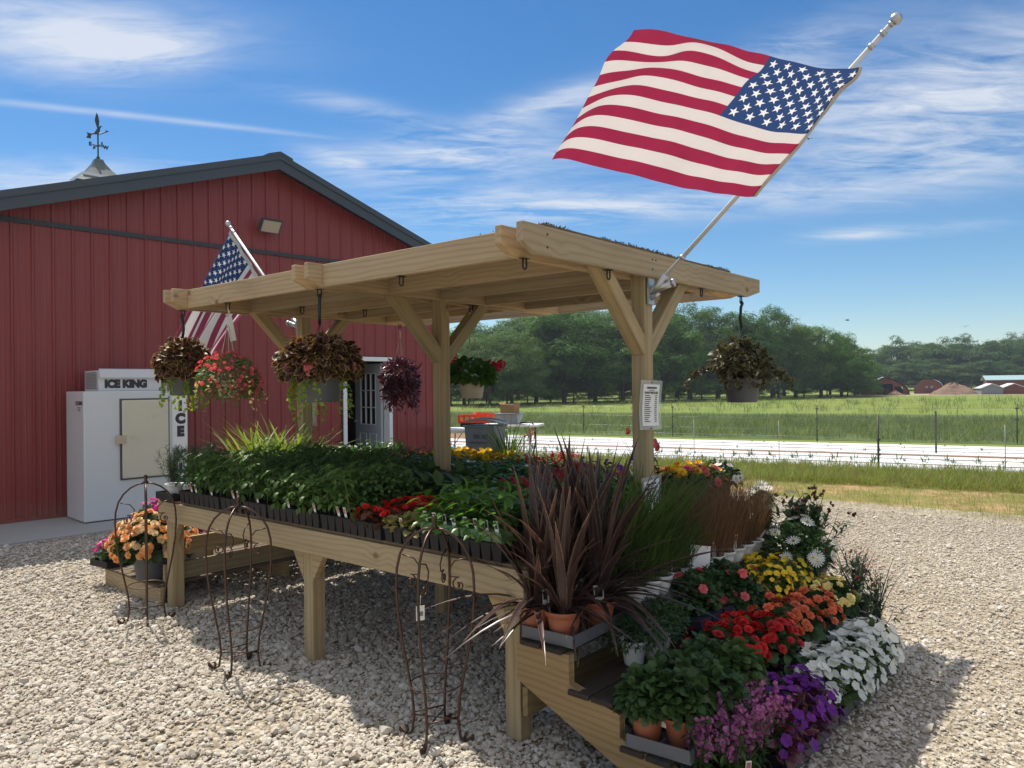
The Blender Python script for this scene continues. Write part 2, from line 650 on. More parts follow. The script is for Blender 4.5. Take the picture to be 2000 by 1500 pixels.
TAGW = plain("plant_tag_plastic", (.75, .75, .72), .45, var=.04)
TAGP = plain("plant_tag_print", (.45, .16, .18), .5, var=.5, scale=40)
CLEAR_, ct = mat("laminate_film")
setp(ct, col=(.75, .78, .8), rough=.18, alpha=.38)
CLEAR = CLEAR_

L_TOM = leaf("tomato_leaf", (.070, .14, .040), (.13, .215, .06), trans=.4)
L_PEP = leaf("pepper_leaf", (.065, .155, .032), (.115, .23, .045), trans=.4, rough=.3)
L_DARK = leaf("dark_green_leaf", (.032, .075, .028), (.065, .125, .042), trans=.28)
L_MID = leaf("mid_green_leaf", (.05, .10, .03), (.09, .15, .05), trans=.35)
L_GREY = leaf("grey_green_leaf", (.07, .105, .065), (.12, .16, .10), trans=.25, rough=.6)
L_LIME = leaf("lime_leaf", (.20, .30, .04), (.30, .40, .07), trans=.4)
L_LIGHT = leaf("light_green_leaf", (.11, .17, .05), (.19, .25, .09), trans=.4)
L_YEL = leaf("yellow_green_leaf", (.22, .25, .06), (.32, .27, .10), trans=.4)
L_COLEUS = leaf("coleus_leaf", (.042, .012, .018), (.095, .022, .032), edge=(.34, .27, .06), ew=(.74, 1.0), trans=.25)
L_COLEUS2 = leaf("dry_coleus_leaf", (.050, .032, .024), (.085, .085, .045), edge=(.19, .19, .09), ew=(.7, .98), trans=.22)
L_PURPLE = leaf("purple_leaf", (.065, .012, .028), (.13, .03, .055), edge=(.20, .09, .10), ew=(.8, 1.), trans=.22, rough=.3, spec=.6)
L_BRONZE = leaf("bronze_leaf", (.085, .022, .016), (.13, .05, .02), trans=.25, rough=.3)
L_SWORD = leaf("bronze_sword_leaf", (.034, .021, .026), (.075, .038, .036), edge=(.30, .20, .11), ew=(.88, 1.), trans=.22, rough=.32, spec=.55)
L_GRASS = leaf("green_grass_blade", (.06, .11, .03), (.11, .17, .045), trans=.35)
L_LEMON = leaf("pale_grass_blade", (.16, .24, .05), (.28, .34, .09), trans=.42)
L_BROWNG = leaf("bronze_sedge_blade", (.16, .085, .045), (.27, .155, .09), trans=.3)
L_ROSEM = leaf("rosemary_needle", (.055, .085, .05), (.11, .145, .085), trans=.15, rough=.6)
P_RED = leaf("red_petal", (.48, .010, .012), (.70, .025, .02), trans=.25, rough=.5)
P_CORAL = leaf("coral_petal", (.80, .13, .055), (.85, .24, .11), trans=.25, rough=.5)
P_YEL = leaf("yellow_petal", (.78, .50, .01), (.85, .62, .03), trans=.25, rough=.5)
P_CREAM = leaf("pale_yellow_petal", (.78, .66, .22), (.85, .76, .36), trans=.25, rough=.5)
P_WHITE = leaf("white_petal", (.78, .79, .80), (.86, .86, .85), mid=(.75, .74, .5), trans=.25, rough=.5)
P_PINK = leaf("pink_petal", (.72, .10, .14), (.82, .22, .24), trans=.3, rough=.5)
P_HOT = leaf("hot_pink_petal", (.72, .05, .22), (.82, .14, .34), trans=.3, rough=.5)
P_MAG = leaf("magenta_petal", (.52, .012, .22), (.68, .04, .34), trans=.3, rough=.5)
P_PURP = leaf("purple_petal", (.11, .012, .21), (.22, .025, .34), trans=.25, rough=.5)
P_LILAC = leaf("lilac_pink_petal", (.34, .09, .25), (.52, .18, .38), trans=.25, rough=.5)
P_PEACH = leaf("peach_petal", (.84, .56, .30), (.88, .70, .42), trans=.3, rough=.5)
P_ORANGE = leaf("apricot_petal", (.85, .34, .11), (.88, .50, .20), trans=.3, rough=.5)
P_CRIM = leaf("crimson_petal", (.42, .012, .03), (.6, .03, .06), trans=.3, rough=.5)
P_GER = leaf("geranium_red_petal", (.72, .012, .05), (.82, .03, .10), trans=.3, rough=.5)
SPIKE_Y = leaf("yellow_flower_eye", (.72, .42, .01), (.8, .55, .03), trans=.1)


def ribbed_red():
    m, t = mat("red_painted_steel")
    o, sh, r = objco(t)
    n = t.noise(t.mapping(sh, (3, 3, .5)), 2.2, 5, .6)
    n2 = t.noise(t.mapping(sh, (14, 14, .35)), 3, 4, .6)
    c = t.mix(n, (.205, .027, .028), (.255, .038, .037))
    c = t.mix(t.math('MULTIPLY', t.ramp(n2, [(.5, (0, 0, 0)), (.8, (1, 1, 1))]), .25), c, (.33, .13, .12))
    mud = t.add('ShaderNodeSeparateXYZ', ins={0: o}).outputs[2]
    mud = t.math('SUBTRACT', t.math('MULTIPLY', t.noise(o, 2.5, 6, .7), .9), t.math('MULTIPLY', mud, 1.5), None, True)
    c = t.mix(t.math('MULTIPLY', mud, .8), c, (.22, .15, .10))
    setp(t, col=c, rough=t.math('ADD', .36, t.math('MULTIPLY', n, .12)), spec=.5, normal=bump(t, t.noise(t.mapping(o, (2.2, 2.2, .6)), 1.6, 3), .25, .03))
    return m


REDSTEEL = ribbed_red()
CHARCOAL = plain("charcoal_painted_steel", (.045, .058, .075), .42, var=.1, scale=3)
DARKTRIM = plain("dark_trim", (.03, .036, .045), .5)
WHITETRIM = plain("white_painted_trim", (.78, .79, .8), .45, var=.04)
DOORGREY = plain("grey_painted_door", (.46, .51, .55), .45, var=.05)
GLASS, gt = mat("dark_window_glass")
setp(gt, col=(.02, .022, .026), rough=.06, spec=.8)
DARKIN = plain("dark_interior", (.035, .03, .028), .9)
BLUEP = plain("blue_plastic", (.02, .08, .42), .4)
LENS = plain("lamp_lens", (.42, .37, .28), .35, var=.06, scale=20)
ORANGEP = plain("orange_red_plastic", (.80, .085, .02), .42)
REDPAINT = plain("red_enamel", (.45, .06, .03), .45, var=.25)
CARD = plain("cardboard", (.34, .21, .11), .85, spec=.15)
BINGREY = plain("bin_grey_plastic", (.095, .115, .135), .45)
TUBGREY = plain("tub_grey_plastic", (.26, .29, .29), .5)
HOSE = plain("black_rubber_hose", (.02, .022, .02), .5)
COPPER = plain("cupola_metal", (.13, .15, .15), .4, .7, var=.3, scale=6)
VERDI = plain("dark_weathered_metal", (.045, .055, .05), .5, .6)


def stained_door():
    m, t = mat("yellowed_cooler_door")
    o, sh, r = objco(t)
    n = t.noise(o, 3.4, 6, .65)
    n2 = t.noise(t.mapping(o, (1.2, 1.2, 2.5)), 2.2, 5, .6, .6)
    c = t.mix(n, (.58, .53, .40), (.66, .62, .50))
    c = t.mix(t.math('MULTIPLY', t.ramp(n2, [(.58, (0, 0, 0)), (.72, (1, 1, 1))]), .32), c, (.33, .29, .22))
    setp(t, col=c, rough=.5, normal=bump(t, t.noise(o, 90, 2), .12, .002))
    return m


COOLDOOR = stained_door()


def concrete():
    m, t = mat("concrete")
    o, sh, r = objco(t)
    n = t.noise(o, 1.7, 6, .65)
    n2 = t.noise(o, 40, 4, .7)
    c = t.mix(n, (.34, .34, .33), (.46, .455, .44))
    c = t.mix(t.math('MULTIPLY', n2, .35), c, (.27, .265, .26))
    setp(t, col=c, rough=.88, spec=.2, normal=bump(t, n2, .3, .004))
    return m


CONC = concrete()


def gravel_ground():
    m, t = mat("gravel_bed")
    o, sh, r = objco(t)
    v = t.add('ShaderNodeTexVoronoi', feature='F1', ins={'Vector': o, 'Scale': 34., 'Randomness': 1.})
    v2 = t.add('ShaderNodeTexVoronoi', feature='F1', ins={'Vector': o, 'Scale': 85., 'Randomness': 1.})
    sc_ = t.add('ShaderNodeSeparateColor', ins={0: v.outputs['Color']})
    c = t.ramp(sc_.outputs[0], [(0, (.26, .215, .165)), (.4, (.44, .385, .30)), (.8, (.54, .48, .385)), (1, (.62, .57, .48))])
    sc2 = t.add('ShaderNodeSeparateColor', ins={0: v2.outputs['Color']})
    c2 = t.ramp(sc2.outputs[0], [(0, (.30, .25, .185)), (1, (.50, .43, .325))])
    big = t.noise(o, .55, 5, .6)
    mixf = t.ramp(big, [(.4, (0, 0, 0)), (.62, (1, 1, 1))])
    c = t.mix(mixf, c, c2)
    dirt = t.ramp(t.noise(o, 1.4, 5, .62, .4), [(.55, (0, 0, 0)), (.75, (1, 1, 1))])
    c = t.mix(t.math('MULTIPLY', dirt, .45), c, (.40, .315, .20))
    gap = t.ramp(v.outputs['Distance'], [(.35, (1, 1, 1)), (.75, (.45, .42, .38))])
    c = t.mix(.7, c, gap, 'MULTIPLY')
    h = t.math('ADD', t.math('MULTIPLY', v.outputs['Distance'], -1.), t.math('MULTIPLY', v2.outputs['Distance'], -.5))
    setp(t, col=c, rough=.92, spec=.15, normal=bump(t, h, .9, .014))
    return m


GRAVBED = gravel_ground()


def stone_mat():
    m, t = mat("limestone_chip")
    o, sh, r = objco(t)
    c = t.ramp(r, [(0, (.36, .30, .24)), (.10, (.46, .405, .33)), (.5, (.55, .50, .42)), (.88, (.60, .555, .48)), (1, (.68, .645, .59))])
    n = t.noise(sh, 55, 4, .65)
    c = t.mix(t.math('MULTIPLY', n, .3), c, (.38, .32, .25))
    setp(t, col=c, rough=.85, spec=.2, normal=bump(t, n, .4, .003))
    return m


STONE = stone_mat()


def turf(name, cols, dirt=None, dscale=.5, dcut=(.5, .62)):
    m, t = mat(name)
    o, sh, r = objco(t)
    n = t.noise(o, .22, 6, .62)
    n2 = t.noise(o, 3.3, 5, .7)
    f = t.math('ADD', t.math('MULTIPLY', n, .55), t.math('MULTIPLY', n2, .45))
    c = t.ramp(f, [(.3, cols[0]), (.5, cols[1]), (.7, cols[2])])
    if dirt:
        d = t.math('ADD', t.noise(o, dscale, 5, .65), t.math('MULTIPLY', t.noise(o, 5, 3), .16))
        c = t.mix(t.ramp(d, [(dcut[0], (0, 0, 0)), (dcut[1], (1, 1, 1))]), c, dirt)
    setp(t, col=c, rough=.95, spec=.1, normal=bump(t, n2, .6, .05))
    return m


FIELD = turf("pasture", ((.12, .17, .04), (.17, .22, .05), (.24, .26, .09)))
VERGE = turf("dry_verge", ((.15, .17, .045), (.21, .20, .065), (.27, .23, .09)), (.42, .27, .15), .8, (.54, .66))
LUSH = turf("verge_grass", ((.13, .17, .035), (.17, .21, .05), (.22, .24, .075)))
TALLG = turf("tall_meadow", ((.075, .115, .045), (.10, .145, .055), (.14, .17, .08)))
EARTH = plain("red_brown_earth", (.25, .15, .09), .95, spec=.1, var=.3, scale=4, bmp=.5)
MULCH = plain("white_mulch_film", (.80, .81, .82), .34, var=.03, scale=3, bmp=.25)
L_FIELD = leaf("meadow_blade", (.15, .20, .045), (.27, .30, .09), trans=.4, rough=.6)
L_TALL = leaf("tall_meadow_blade", (.09, .135, .055), (.15, .19, .09), trans=.35, rough=.6)
L_DRY = leaf("dry_grass_blade", (.22, .18, .07), (.34, .27, .13), trans=.35, rough=.7)
L_TREE = leaf("tree_leaf", (.036, .098, .018), (.10, .20, .036), trans=.34, rough=.6, spec=.12)
L_TREE2 = leaf("far_tree_leaf", (.034, .085, .024), (.085, .155, .042), trans=.3, rough=.6, spec=.12)
L_WILL = leaf("pale_tree_leaf", (.06, .115, .03), (.12, .19, .05), trans=.32, rough=.6, spec=.12)
BARK = plain("bark", (.07, .055, .04), .9, spec=.1, var=.4, scale=12)
L_SEDUM = leaf("roof_sedum", (.03, .035, .018), (.07, .06, .03), trans=.2, rough=.7)
FL_RED = leaf("flag_red_cloth", (.25, .042, .085), (.25, .042, .085), trans=.30, rough=.7, spec=.2)
FL_WHITE = leaf("flag_white_cloth", (.70, .69, .69), (.70, .69, .69), trans=.34, rough=.7, spec=.2, tcol=(.70, .65, .66))


def flag_blue():
    "blue canton cloth with its fifty stars worked into the weave"
    m, t = mat("flag_blue_cloth")
    uv = t.add('ShaderNodeUVMap', uv_map='cloth')
    sx = t.add('ShaderNodeSeparateXYZ', ins={0: uv.outputs[0]})
    acc = None
    for nx, ny, ox, oy in ((6, 5, 0, 0), (5, 4, 1, 1)):
        # cells of two twelfths by two tenths of the canton
        px = t.math('SUBTRACT', t.math('MULTIPLY', sx.outputs[0], 6.), .5 * ox)
        py = t.math('SUBTRACT', t.math('MULTIPLY', t.math('SUBTRACT', sx.outputs[1], 0), 5.), .5 * oy)
        fx = t.math('MULTIPLY', t.math('SUBTRACT', t.math('FRACT', px), .5), 1.41 * 2 / 12 * 1.0)
        fy = t.math('MULTIPLY', t.math('SUBTRACT', t.math('FRACT', py), .5), -2 / 10)
        ok = t.math('MULTIPLY', t.math('MULTIPLY', t.math('GREATER_THAN', px, 0.), t.math('LESS_THAN', px, float(nx))), t.math('MULTIPLY', t.math('GREATER_THAN', py, 0.), t.math('LESS_THAN', py, float(ny))))
        rho = t.math('SQRT', t.math('ADD', t.math('MULTIPLY', fx, fx), t.math('MULTIPLY', fy, fy)))
        ang = t.math('ARCTAN2', fx, fy)
        w5 = 2 * math.pi / 5
        a = t.math('SUBTRACT', t.math('FLOORED_MODULO', t.math('ADD', ang, w5 / 2 + 20 * w5), w5), w5 / 2)
        a = t.math('ABSOLUTE', a)
        e = t.math('ADD', t.math('MULTIPLY', rho, t.math('COSINE', a)), t.math('MULTIPLY', t.math('MULTIPLY', rho, t.math('SINE', a)), 3.078))
        inn = t.math('MULTIPLY', t.math('LESS_THAN', e, .066), ok)
        acc = inn if acc is None else t.math('MAXIMUM', acc, inn)
    c = t.mix(acc, (.020, .040, .125), (.78, .77, .76))
    setp(t, col=c, rough=.7, spec=.2)
    tr = t.add('ShaderNodeBsdfTranslucent')
    t.l.new(t.mix(acc, (.03, .07, .20), (.85, .84, .84)), tr.inputs[0])
    mx = t.add('ShaderNodeMixShader', ins={0: .36})
    t.l.new(t.p.outputs[0], mx.inputs[1])
    t.l.new(tr.outputs[0], mx.inputs[2])
    t.l.new(mx.outputs[0], t.out.inputs[0])
    return m


FL_BLUE = flag_blue()

# ------------------------------------------------------------------ ground and land
def sheet(name, pts, z, m, kind='structure', sub=0):
    b = MB()
    b.addf([(p[0], p[1], 0) for p in pts], [tuple(range(len(pts)))])
    o = b.build(name, m, loc=(0, 0, z))
    o['kind'] = kind
    return o


sheet("ground", [(-700, -200), (900, -200), (900, 1100), (-700, 1100)], -.02, FIELD)
FD = Vector((math.cos(R(-28.1)), math.sin(R(-28.1)), 0))     # along the planting beds
FN = Vector((-FD.y, FD.x, 0))                                # away from the camera
F0 = Vector((4.53, 15.27, 0))


def F(a, b, z=0.):
    return F0 + FD * a + FN * b + Vector((0, 0, z))


def wavy(p0, p1, amp, n=40, seed=0):
    g = np.random.default_rng(seed)
    p0, p1 = Vector(p0), Vector(p1)
    nr = Vector((-(p1 - p0).y, (p1 - p0).x, 0)).normalized()
    out = []
    for i in range(n + 1):
        t = i / n
        d = amp * (math.sin(t * 23 + seed) * .5 + math.sin(t * 61 + 2 * seed) * .3 + g.uniform(-.4, .4))
        out.append(p0.lerp(p1, t) + nr * d)
    return out


edge = wavy(S(-5.6, 8.35), S(60, 6.6), .16, 90, 3)
sheet("dry_verge_ground", [F(-14, -.2), F(-14, -6)] + [S(-9, 6.5)] + [S(60, 5.5), F(60, -.2)], -.012, VERGE)
sheet("gravel_lot", [S(-40, -30), S(60, -30)] + edge[::-1] + [S(-8, 9.0), S(-40, 9.0)], -.004, GRAVBED)
# verge grass next to the beds, the meadow strip beyond them
g1 = wavy(F(-16, -1.9), F(40, -1.5), .28, 60, 5)
sheet("lush_verge_ground", [F(-16, -.15), *g1, F(40, -.15)], -.008, LUSH)
sheet("meadow_strip_ground", [F(-40, 7.4), F(80, 7.4), F(80, 27), F(-60, 27)], -.010, TALLG)


def instancer(name, pts, scale, rots, protos, idx, label=None, cat=None):
    "uncountable small things: one object, its bits set out by geometry nodes"
    me = bpy.data.meshes.new(name)
    me.vertices.add(len(pts))
    me.vertices.foreach_set('co', np.asarray(pts, np.float32).ravel())
    a = me.attributes.new('bit_scale', 'FLOAT_VECTOR', 'POINT')
    a.data.foreach_set('vector', np.asarray(scale, np.float32).ravel())
    a = me.attributes.new('bit_rot', 'FLOAT_VECTOR', 'POINT')
    a.data.foreach_set('vector', np.asarray(rots, np.float32).ravel())
    a = me.attributes.new('bit_kind', 'INT', 'POINT')
    a.data.foreach_set('value', np.asarray(idx, np.int32))
    o = put(bpy.data.objects.new(name, me))
    col = bpy.data.collections.new(name + "_bits")
    for p in protos:
        col.objects.link(p)
    ng = bpy.data.node_groups.new(name, 'GeometryNodeTree')
    ng.interface.new_socket('Geometry', in_out='INPUT', socket_type='NodeSocketGeometry')
    ng.interface.new_socket('Geometry', in_out='OUTPUT', socket_type='NodeSocketGeometry')
    t = NT(ng)
    gi, go = t.add('NodeGroupInput'), t.add('NodeGroupOutput')
    ci = t.add('GeometryNodeCollectionInfo', ins={'Collection': col, 'Separate Children': True, 'Reset Children': True})
    ip = t.add('GeometryNodeInstanceOnPoints', ins={'Pick Instance': True})
    t.l.new(gi.outputs[0], ip.inputs['Points'])
    t.l.new(ci.outputs[0], ip.inputs['Instance'])
    for nm, sk, ty in (('bit_scale', 'Scale', 'FLOAT_VECTOR'), ('bit_rot', 'Rotation', 'FLOAT_VECTOR'), ('bit_kind', 'Instance Index', 'INT')):
        na = t.add('GeometryNodeInputNamedAttribute', data_type=ty)
        na.inputs[0].default_value = nm
        so = [q for q in na.outputs if q.enabled][0]
        t.l.new(so, ip.inputs[sk])
    t.l.new(ip.outputs[0], go.inputs[0])
    md = o.modifiers.new("bits", 'NODES')
    md.node_group = ng
    o['kind'] = 'stuff'
    if label:
        o['label'], o['category'] = label, cat
    return o


def proto_stones(n=7):
    out = []
    for k in range(n):
        bm = bpy.data.meshes.new("gravel_stone")
        t = (1 + 5 ** .5) / 2
        v = np.array([(-1, t, 0), (1, t, 0), (-1, -t, 0), (1, -t, 0), (0, -1, t), (0, 1, t), (0, -1, -t), (0, 1, -t), (t, 0, -1), (t, 0, 1), (-t, 0, -1), (-t, 0, 1)]) / 1.9
        f = [(0, 11, 5), (0, 5, 1), (0, 1, 7), (0, 7, 10), (0, 10, 11), (1, 5, 9), (5, 11, 4), (11, 10, 2), (10, 7, 6), (7, 1, 8), (3, 9, 4), (3, 4, 2), (3, 2, 6), (3, 6, 8), (3, 8, 9), (4, 9, 5), (2, 4, 11), (6, 2, 10), (8, 6, 7), (9, 8, 1)]
        v = v * rng.uniform(.72, 1.25, (12, 1)) * np.array((1, rng.uniform(.6, .95), rng.uniform(.45, .75)))
        bm.from_pydata(v.tolist(), [], f)
        bm.materials.append(STONE)
        o = bpy.data.objects.new("gravel_stone", bm)
        out.append(o)
    return out


STONES = proto_stones()


def inside(px, py, poly):
    r = np.zeros(len(px), bool)
    n = len(poly)
    for i in range(n):
        x0, y0, x1, y1 = poly[i][0], poly[i][1], poly[(i + 1) % n][0], poly[(i + 1) % n][1]
        c = ((y0 > py) != (y1 > py)) & (px < (x1 - x0) * (py - y0) / (y1 - y0 + 1e-12) + x0)
        r ^= c
    return r


def spread(poly, n):
    p = np.array([(q[0], q[1]) for q in poly])
    lo, hi = p.min(0), p.max(0)
    out = []
    while sum(len(o) for o in out) < n:
        q = rng.uniform(lo, hi, (n * 2, 2))
        out.append(q[inside(q[:, 0], q[:, 1], p)])
    return np.concatenate(out)[:n]


BW0, BPHI = Vector((-6.142, 9.054, 0)), .804
BD = Vector((math.cos(BPHI), math.sin(BPHI), 0))
BN = Vector((-BD.y, BD.x, 0))                                # into the barn


def B(s, y, z=0.):
    return BW0 + BD * s + BN * y + Vector((0, 0, z))


# loose stones: many near the camera, thinning out with distance
near = [S(-1.6, -2.9), S(2.0, -3.0), S(3.0, -1.6), S(3.1, 2.4), S(.5, 2.8), B(5.5, -1.44), B(-.9, -1.44), (-5.0, 6.0), (-2.6, 2.9)]
pn = spread(near, 195000)
dist = np.hypot(pn[:, 0], pn[:, 1])
bare = np.sin(pn[:, 0] * 1.9 + 2 * np.sin(pn[:, 1] * 1.3)) + np.sin(pn[:, 1] * 2.3 + 1.5 * np.sin(pn[:, 0] * 2.1))
keep = rng.uniform(size=len(pn)) < np.clip((9.5 - dist) / 5.0, .3, 1) * np.where(bare > 1.55, .35, 1)
pn, dist = pn[keep], dist[keep]
road = [S(2.75, -1.6), S(4.2, -2.2), S(6.4, 7.3), S(-1, 7.6), S(-4, 6.5), S(.6, 2.7), S(2.8, 2.2)]
pr_ = spread(road, 70000)
pts = np.concatenate([pn, pr_])
sz = np.concatenate([rng.lognormal(math.log(.0108), .40, len(pn)), rng.lognormal(math.log(.0070), .42, len(pr_))])
sz = np.clip(sz, .004, .034)
pts3 = np.concatenate([pts, (sz * rng.uniform(-.15, .5, len(sz)))[:, None]], 1)
instancer("loose_gravel", pts3, np.stack([sz] * 3, 1) * rng.uniform(.8, 1.25, (len(sz), 3)), np.stack([rnd(len(sz), -.5, .5), rnd(len(sz), -.5, .5), rnd(len(sz), -3.2, 3.2)], 1), STONES, rng.integers(0, len(STONES), len(sz)),
          "pale loose limestone gravel covering the yard around the wooden stand", "gravel")

BLADE = leaf_t(.05, .35, .1, 4, 'blade')


def tuft(name, m, n, h, spreadr, lean=.45, width=.05):
    t = leaf_t(width, .30, .1, 4, 'blade')
    pm = PM()
    a = rnd(n, 0, 6.283)
    q = rng.uniform(0, 1, n) ** .5 * spreadr
    pos = np.stack([q * np.cos(a), q * np.sin(a), np.zeros(n)], 1)
    l = np.abs(rng.normal(0, lean, n))
    b = a + rnd(n, -1, 1)
    d = np.stack([np.cos(b) * np.sin(l), np.sin(b) * np.sin(l), np.cos(l)], 1)
    nr = np.stack([-np.cos(b), -np.sin(b), np.full(n, .3)], 1)
    pm.scatter(t, pos, frames(d, nr), h * rng.uniform(.5, 1.1, n))
    o = pm.build(name, m)
    COL.objects.unlink(o)
    return o


def lawn(name, poly, n, protos, lo, hi, label, cat='grass'):
    q = spread(poly, n)
    s = rng.uniform(lo, hi, n)
    return instancer(name, np.concatenate([q, np.zeros((n, 1)) - .01], 1), np.stack([s, s, s * rng.uniform(.7, 1.2, n)], 1), np.stack([np.zeros(n), np.zeros(n), rnd(n, -3.2, 3.2)], 1), protos, rng.integers(0, len(protos), n), label, cat)


lawn("verge_grass", [F(-13, -.1), F(22, -.1), F(22, -2.6), F(-13, -2.6)], 16000, [tuft("grass_tuft", L_FIELD, 16, .20, .12, .6, .04) for _ in range(4)] + [tuft("grass_tuft", L_DRY, 10, .20, .12, .6, .04)], .5, 1.2,
     "bright green rough grass between the gravel yard and the white planting beds")
lawn("sparse_verge_grass", [F(-9, -2.0), F(20, -1.9), S(14, 7.0), S(-4.6, 8.0)], 11000, [tuft("dry_tuft", L_FIELD, 9, .15, .12, .8, .035), tuft("dry_tuft", L_FIELD, 8, .14, .10, .7, .04), tuft("dry_tuft", L_DRY, 7, .12, .16, .9, .03)], .5, 1.2,
     "sparse yellow and green grass on the sandy edge of the gravel yard")
lawn("meadow_grass", [F(-30, 7.6), F(32, 7.6), F(60, 22), F(-42, 22)], 15000, [tuft("meadow_tuft", L_TALL, 18, .34, .30, .6, .035) for _ in range(4)] + [tuft("meadow_tuft", L_FIELD, 16, .34, .30, .6, .03)], .6, 1.25,
     "tall dull green grass strip beyond the white planting beds")
lawn("pasture_tufts", [F(-70, 28), F(70, 28), F(70, 62), F(-75, 62)], 2600, [tuft("pasture_tuft", L_FIELD, 14, .5, .45, .8, .05), tuft("pasture_tuft", L_TALL, 14, .6, .3, .6, .04)], .5, 1.1,
     "low green pasture grass with darker weeds in front of the trees")
lawn("yard_weeds", [S(-7.2, 8.1), S(-4.4, 8.3), F(-9, -1.5), F(-12, -.4)], 900, [tuft("weed_tuft", L_FIELD, 16, .34, .12, .6, .05)], .5, 1.2,
     "rough green weeds around the water hydrant beside the barn corner")

# white film covered planting beds: five ridges with earth between, seedlings in the film
EDGE_ = [(0.05, 1.02), (1.22, 2.10), (2.32, 2.92), (3.44, 4.26), (4.48, 5.24), (5.46, 6.25)]
sheet("bed_soil", [F(-11, -.05), F(60, -.05), F(60, 6.4), F(-11, 6.4)], -.004, EARTH)
for i, (b0, b1) in enumerate(EDGE_):
    b = MB()
    b.smooth = True
    n = 70
    prof = [(0, 0), (.05, .007), (.2, .010), (.5, .012), (.8, .010), (.95, .007), (1, 0)]
    V, FS = [], []
    a0 = -9.5 + [0, .2, .9, -.6, .5, .1][i]
    for k in range(n + 1):
        a = a0 + (62 - a0) * (k / n) ** 1.6
        for u, z in prof:
            V.append((a, b0 + (b1 - b0) * u + random.uniform(-.012, .012), max(0, z + random.uniform(-.003, .003))))
    m_ = len(prof)
    for k in range(n):
        for j in range(m_ - 1):
            FS.append((k * m_ + j, (k + 1) * m_ + j, (k + 1) * m_ + j + 1, k * m_ + j + 1))
    b.addf(V, FS)
    o = b.build("planting_bed", MULCH, loc=F0, rot=(0, 0, R(-28.1)))
    tag(o, ["white film covered bed nearest the yard, dotted with small seedlings", "second white film covered bed from the yard, dotted with seedlings", "narrow white film bed just in front of the brown earth gap",
            "white film covered bed just beyond the brown earth gap", "next to last white film covered bed before the meadow", "white film covered bed farthest from the yard, along the meadow"][i], "planting bed", "white film covered planting beds")
sp = [tuft("bed_seedling_bit", L_DARK, 9, .16, .05, .8, .16), tuft("bed_seedling_bit", L_MID, 8, .14, .05, .7, .18)]
pts, scs = [], []
for bi, ((b0, b1), d) in enumerate(zip(EDGE_, (1, 1, .3, .25, .2, .15))):
    for a in np.arange(-8, 20, .42):
        if random.random() < .8 * d + .1:
            for row in ((.3, .7) if bi < 2 else (.5,)):
                q = F(a + random.uniform(-.08, .08), b0 + (b1 - b0) * row + random.uniform(-.05, .05), .01)
                pts.append(tuple(q)), scs.append(random.uniform(.5, 1.2) * (.55 + .45 * d))
n = len(pts)
instancer("bed_seedlings", pts, np.repeat(np.array(scs)[:, None], 3, 1), np.stack([np.zeros(n), np.zeros(n), rnd(n, -3, 3)], 1), sp, rng.integers(0, 2, n), "small dark seedlings dotted over the white film beds", "seedlings")

# electric fences on either side of the beds
def fence(posts, label, zt, wires, pole_r):
    f_ = thing("wire_fence", label, "fence", posts[0])
    for i, p in enumerate(posts):
        b = MB()
        q = p - posts[0]
        h, r_ = zt[i], pole_r[i]
        b.tube([q, q + Vector((0, 0, h))], r_, 6)
        if r_ > .010:
            for wz in wires:
                b.box(q.x - .03, q.y - .03, wz - .02, q.x + .03, q.y + .03, wz + .02)
        b.build("fence_post", STEELPOST if r_ > .010 else STAKE, f_)
    d = (posts[-1] - posts[0]).normalized()
    for wz in wires:
        b = MB()
        z = Vector((0, 0, wz))
        b.tube([z - d * 6] + [z + p - posts[0] for p in posts] + [z + posts[-1] - posts[0] + d * 14], .0035, 4)
        b.build("wire", WIRE, f_)
    return f_


STEELPOST = plain("dark_green_steel_post", (.085, .09, .065), .6, .3)
STAKE = plain("thin_grey_stake", (.30, .30, .30), .5)
fence([ground(1356, 898), ground(1522, 904), ground(1716, 917), ground(1964, 926)], "wire fence with a dark post and thin stakes, near side of the white beds", (.85, .85, 1.0, .85), (.28, .55), (.007, .007, .019, .007))
fence([ground(1140, 846), ground(1314, 852), ground(1596, 862), ground(1987, 866)], "dark post and wire fence along the far side of the white beds", (1.0, .95, 1.0, 1.0), (.3, .62, .9), (.014, .014, .017, .017))
b = MB()
b.box(-.020, -.003, 0, .020, .003, .95).box(-.004, .004, 0, .004, .03, .95)
for k in range(8):
    b.box(-.008, -.010, .12 + k * .1, .008, -.0045, .14 + k * .1)
tag(b.build("steel_post", STEELPOST, loc=ground(1829, 886), rot=(0, 0, .4)), "lone dark steel post standing among the white beds, near the brown gap", "post")

# ------------------------------------------------------------------ the barn
barn = thing("barn", "red ribbed metal barn with dark gable roof and an open grey door", "barn", BW0, BPHI)
RIDGE_S, RIDGE_Z, SLOPE, S0, S1, DEEP, OVER = 3.52, 5.06, .335, -3.4, 6.77, 14., .32
DOOR0, DOOR1, DOORZ = 4.87, 5.73, 2.06


def roofz(s):
    return RIDGE_Z - abs(s - RIDGE_S) * SLOPE


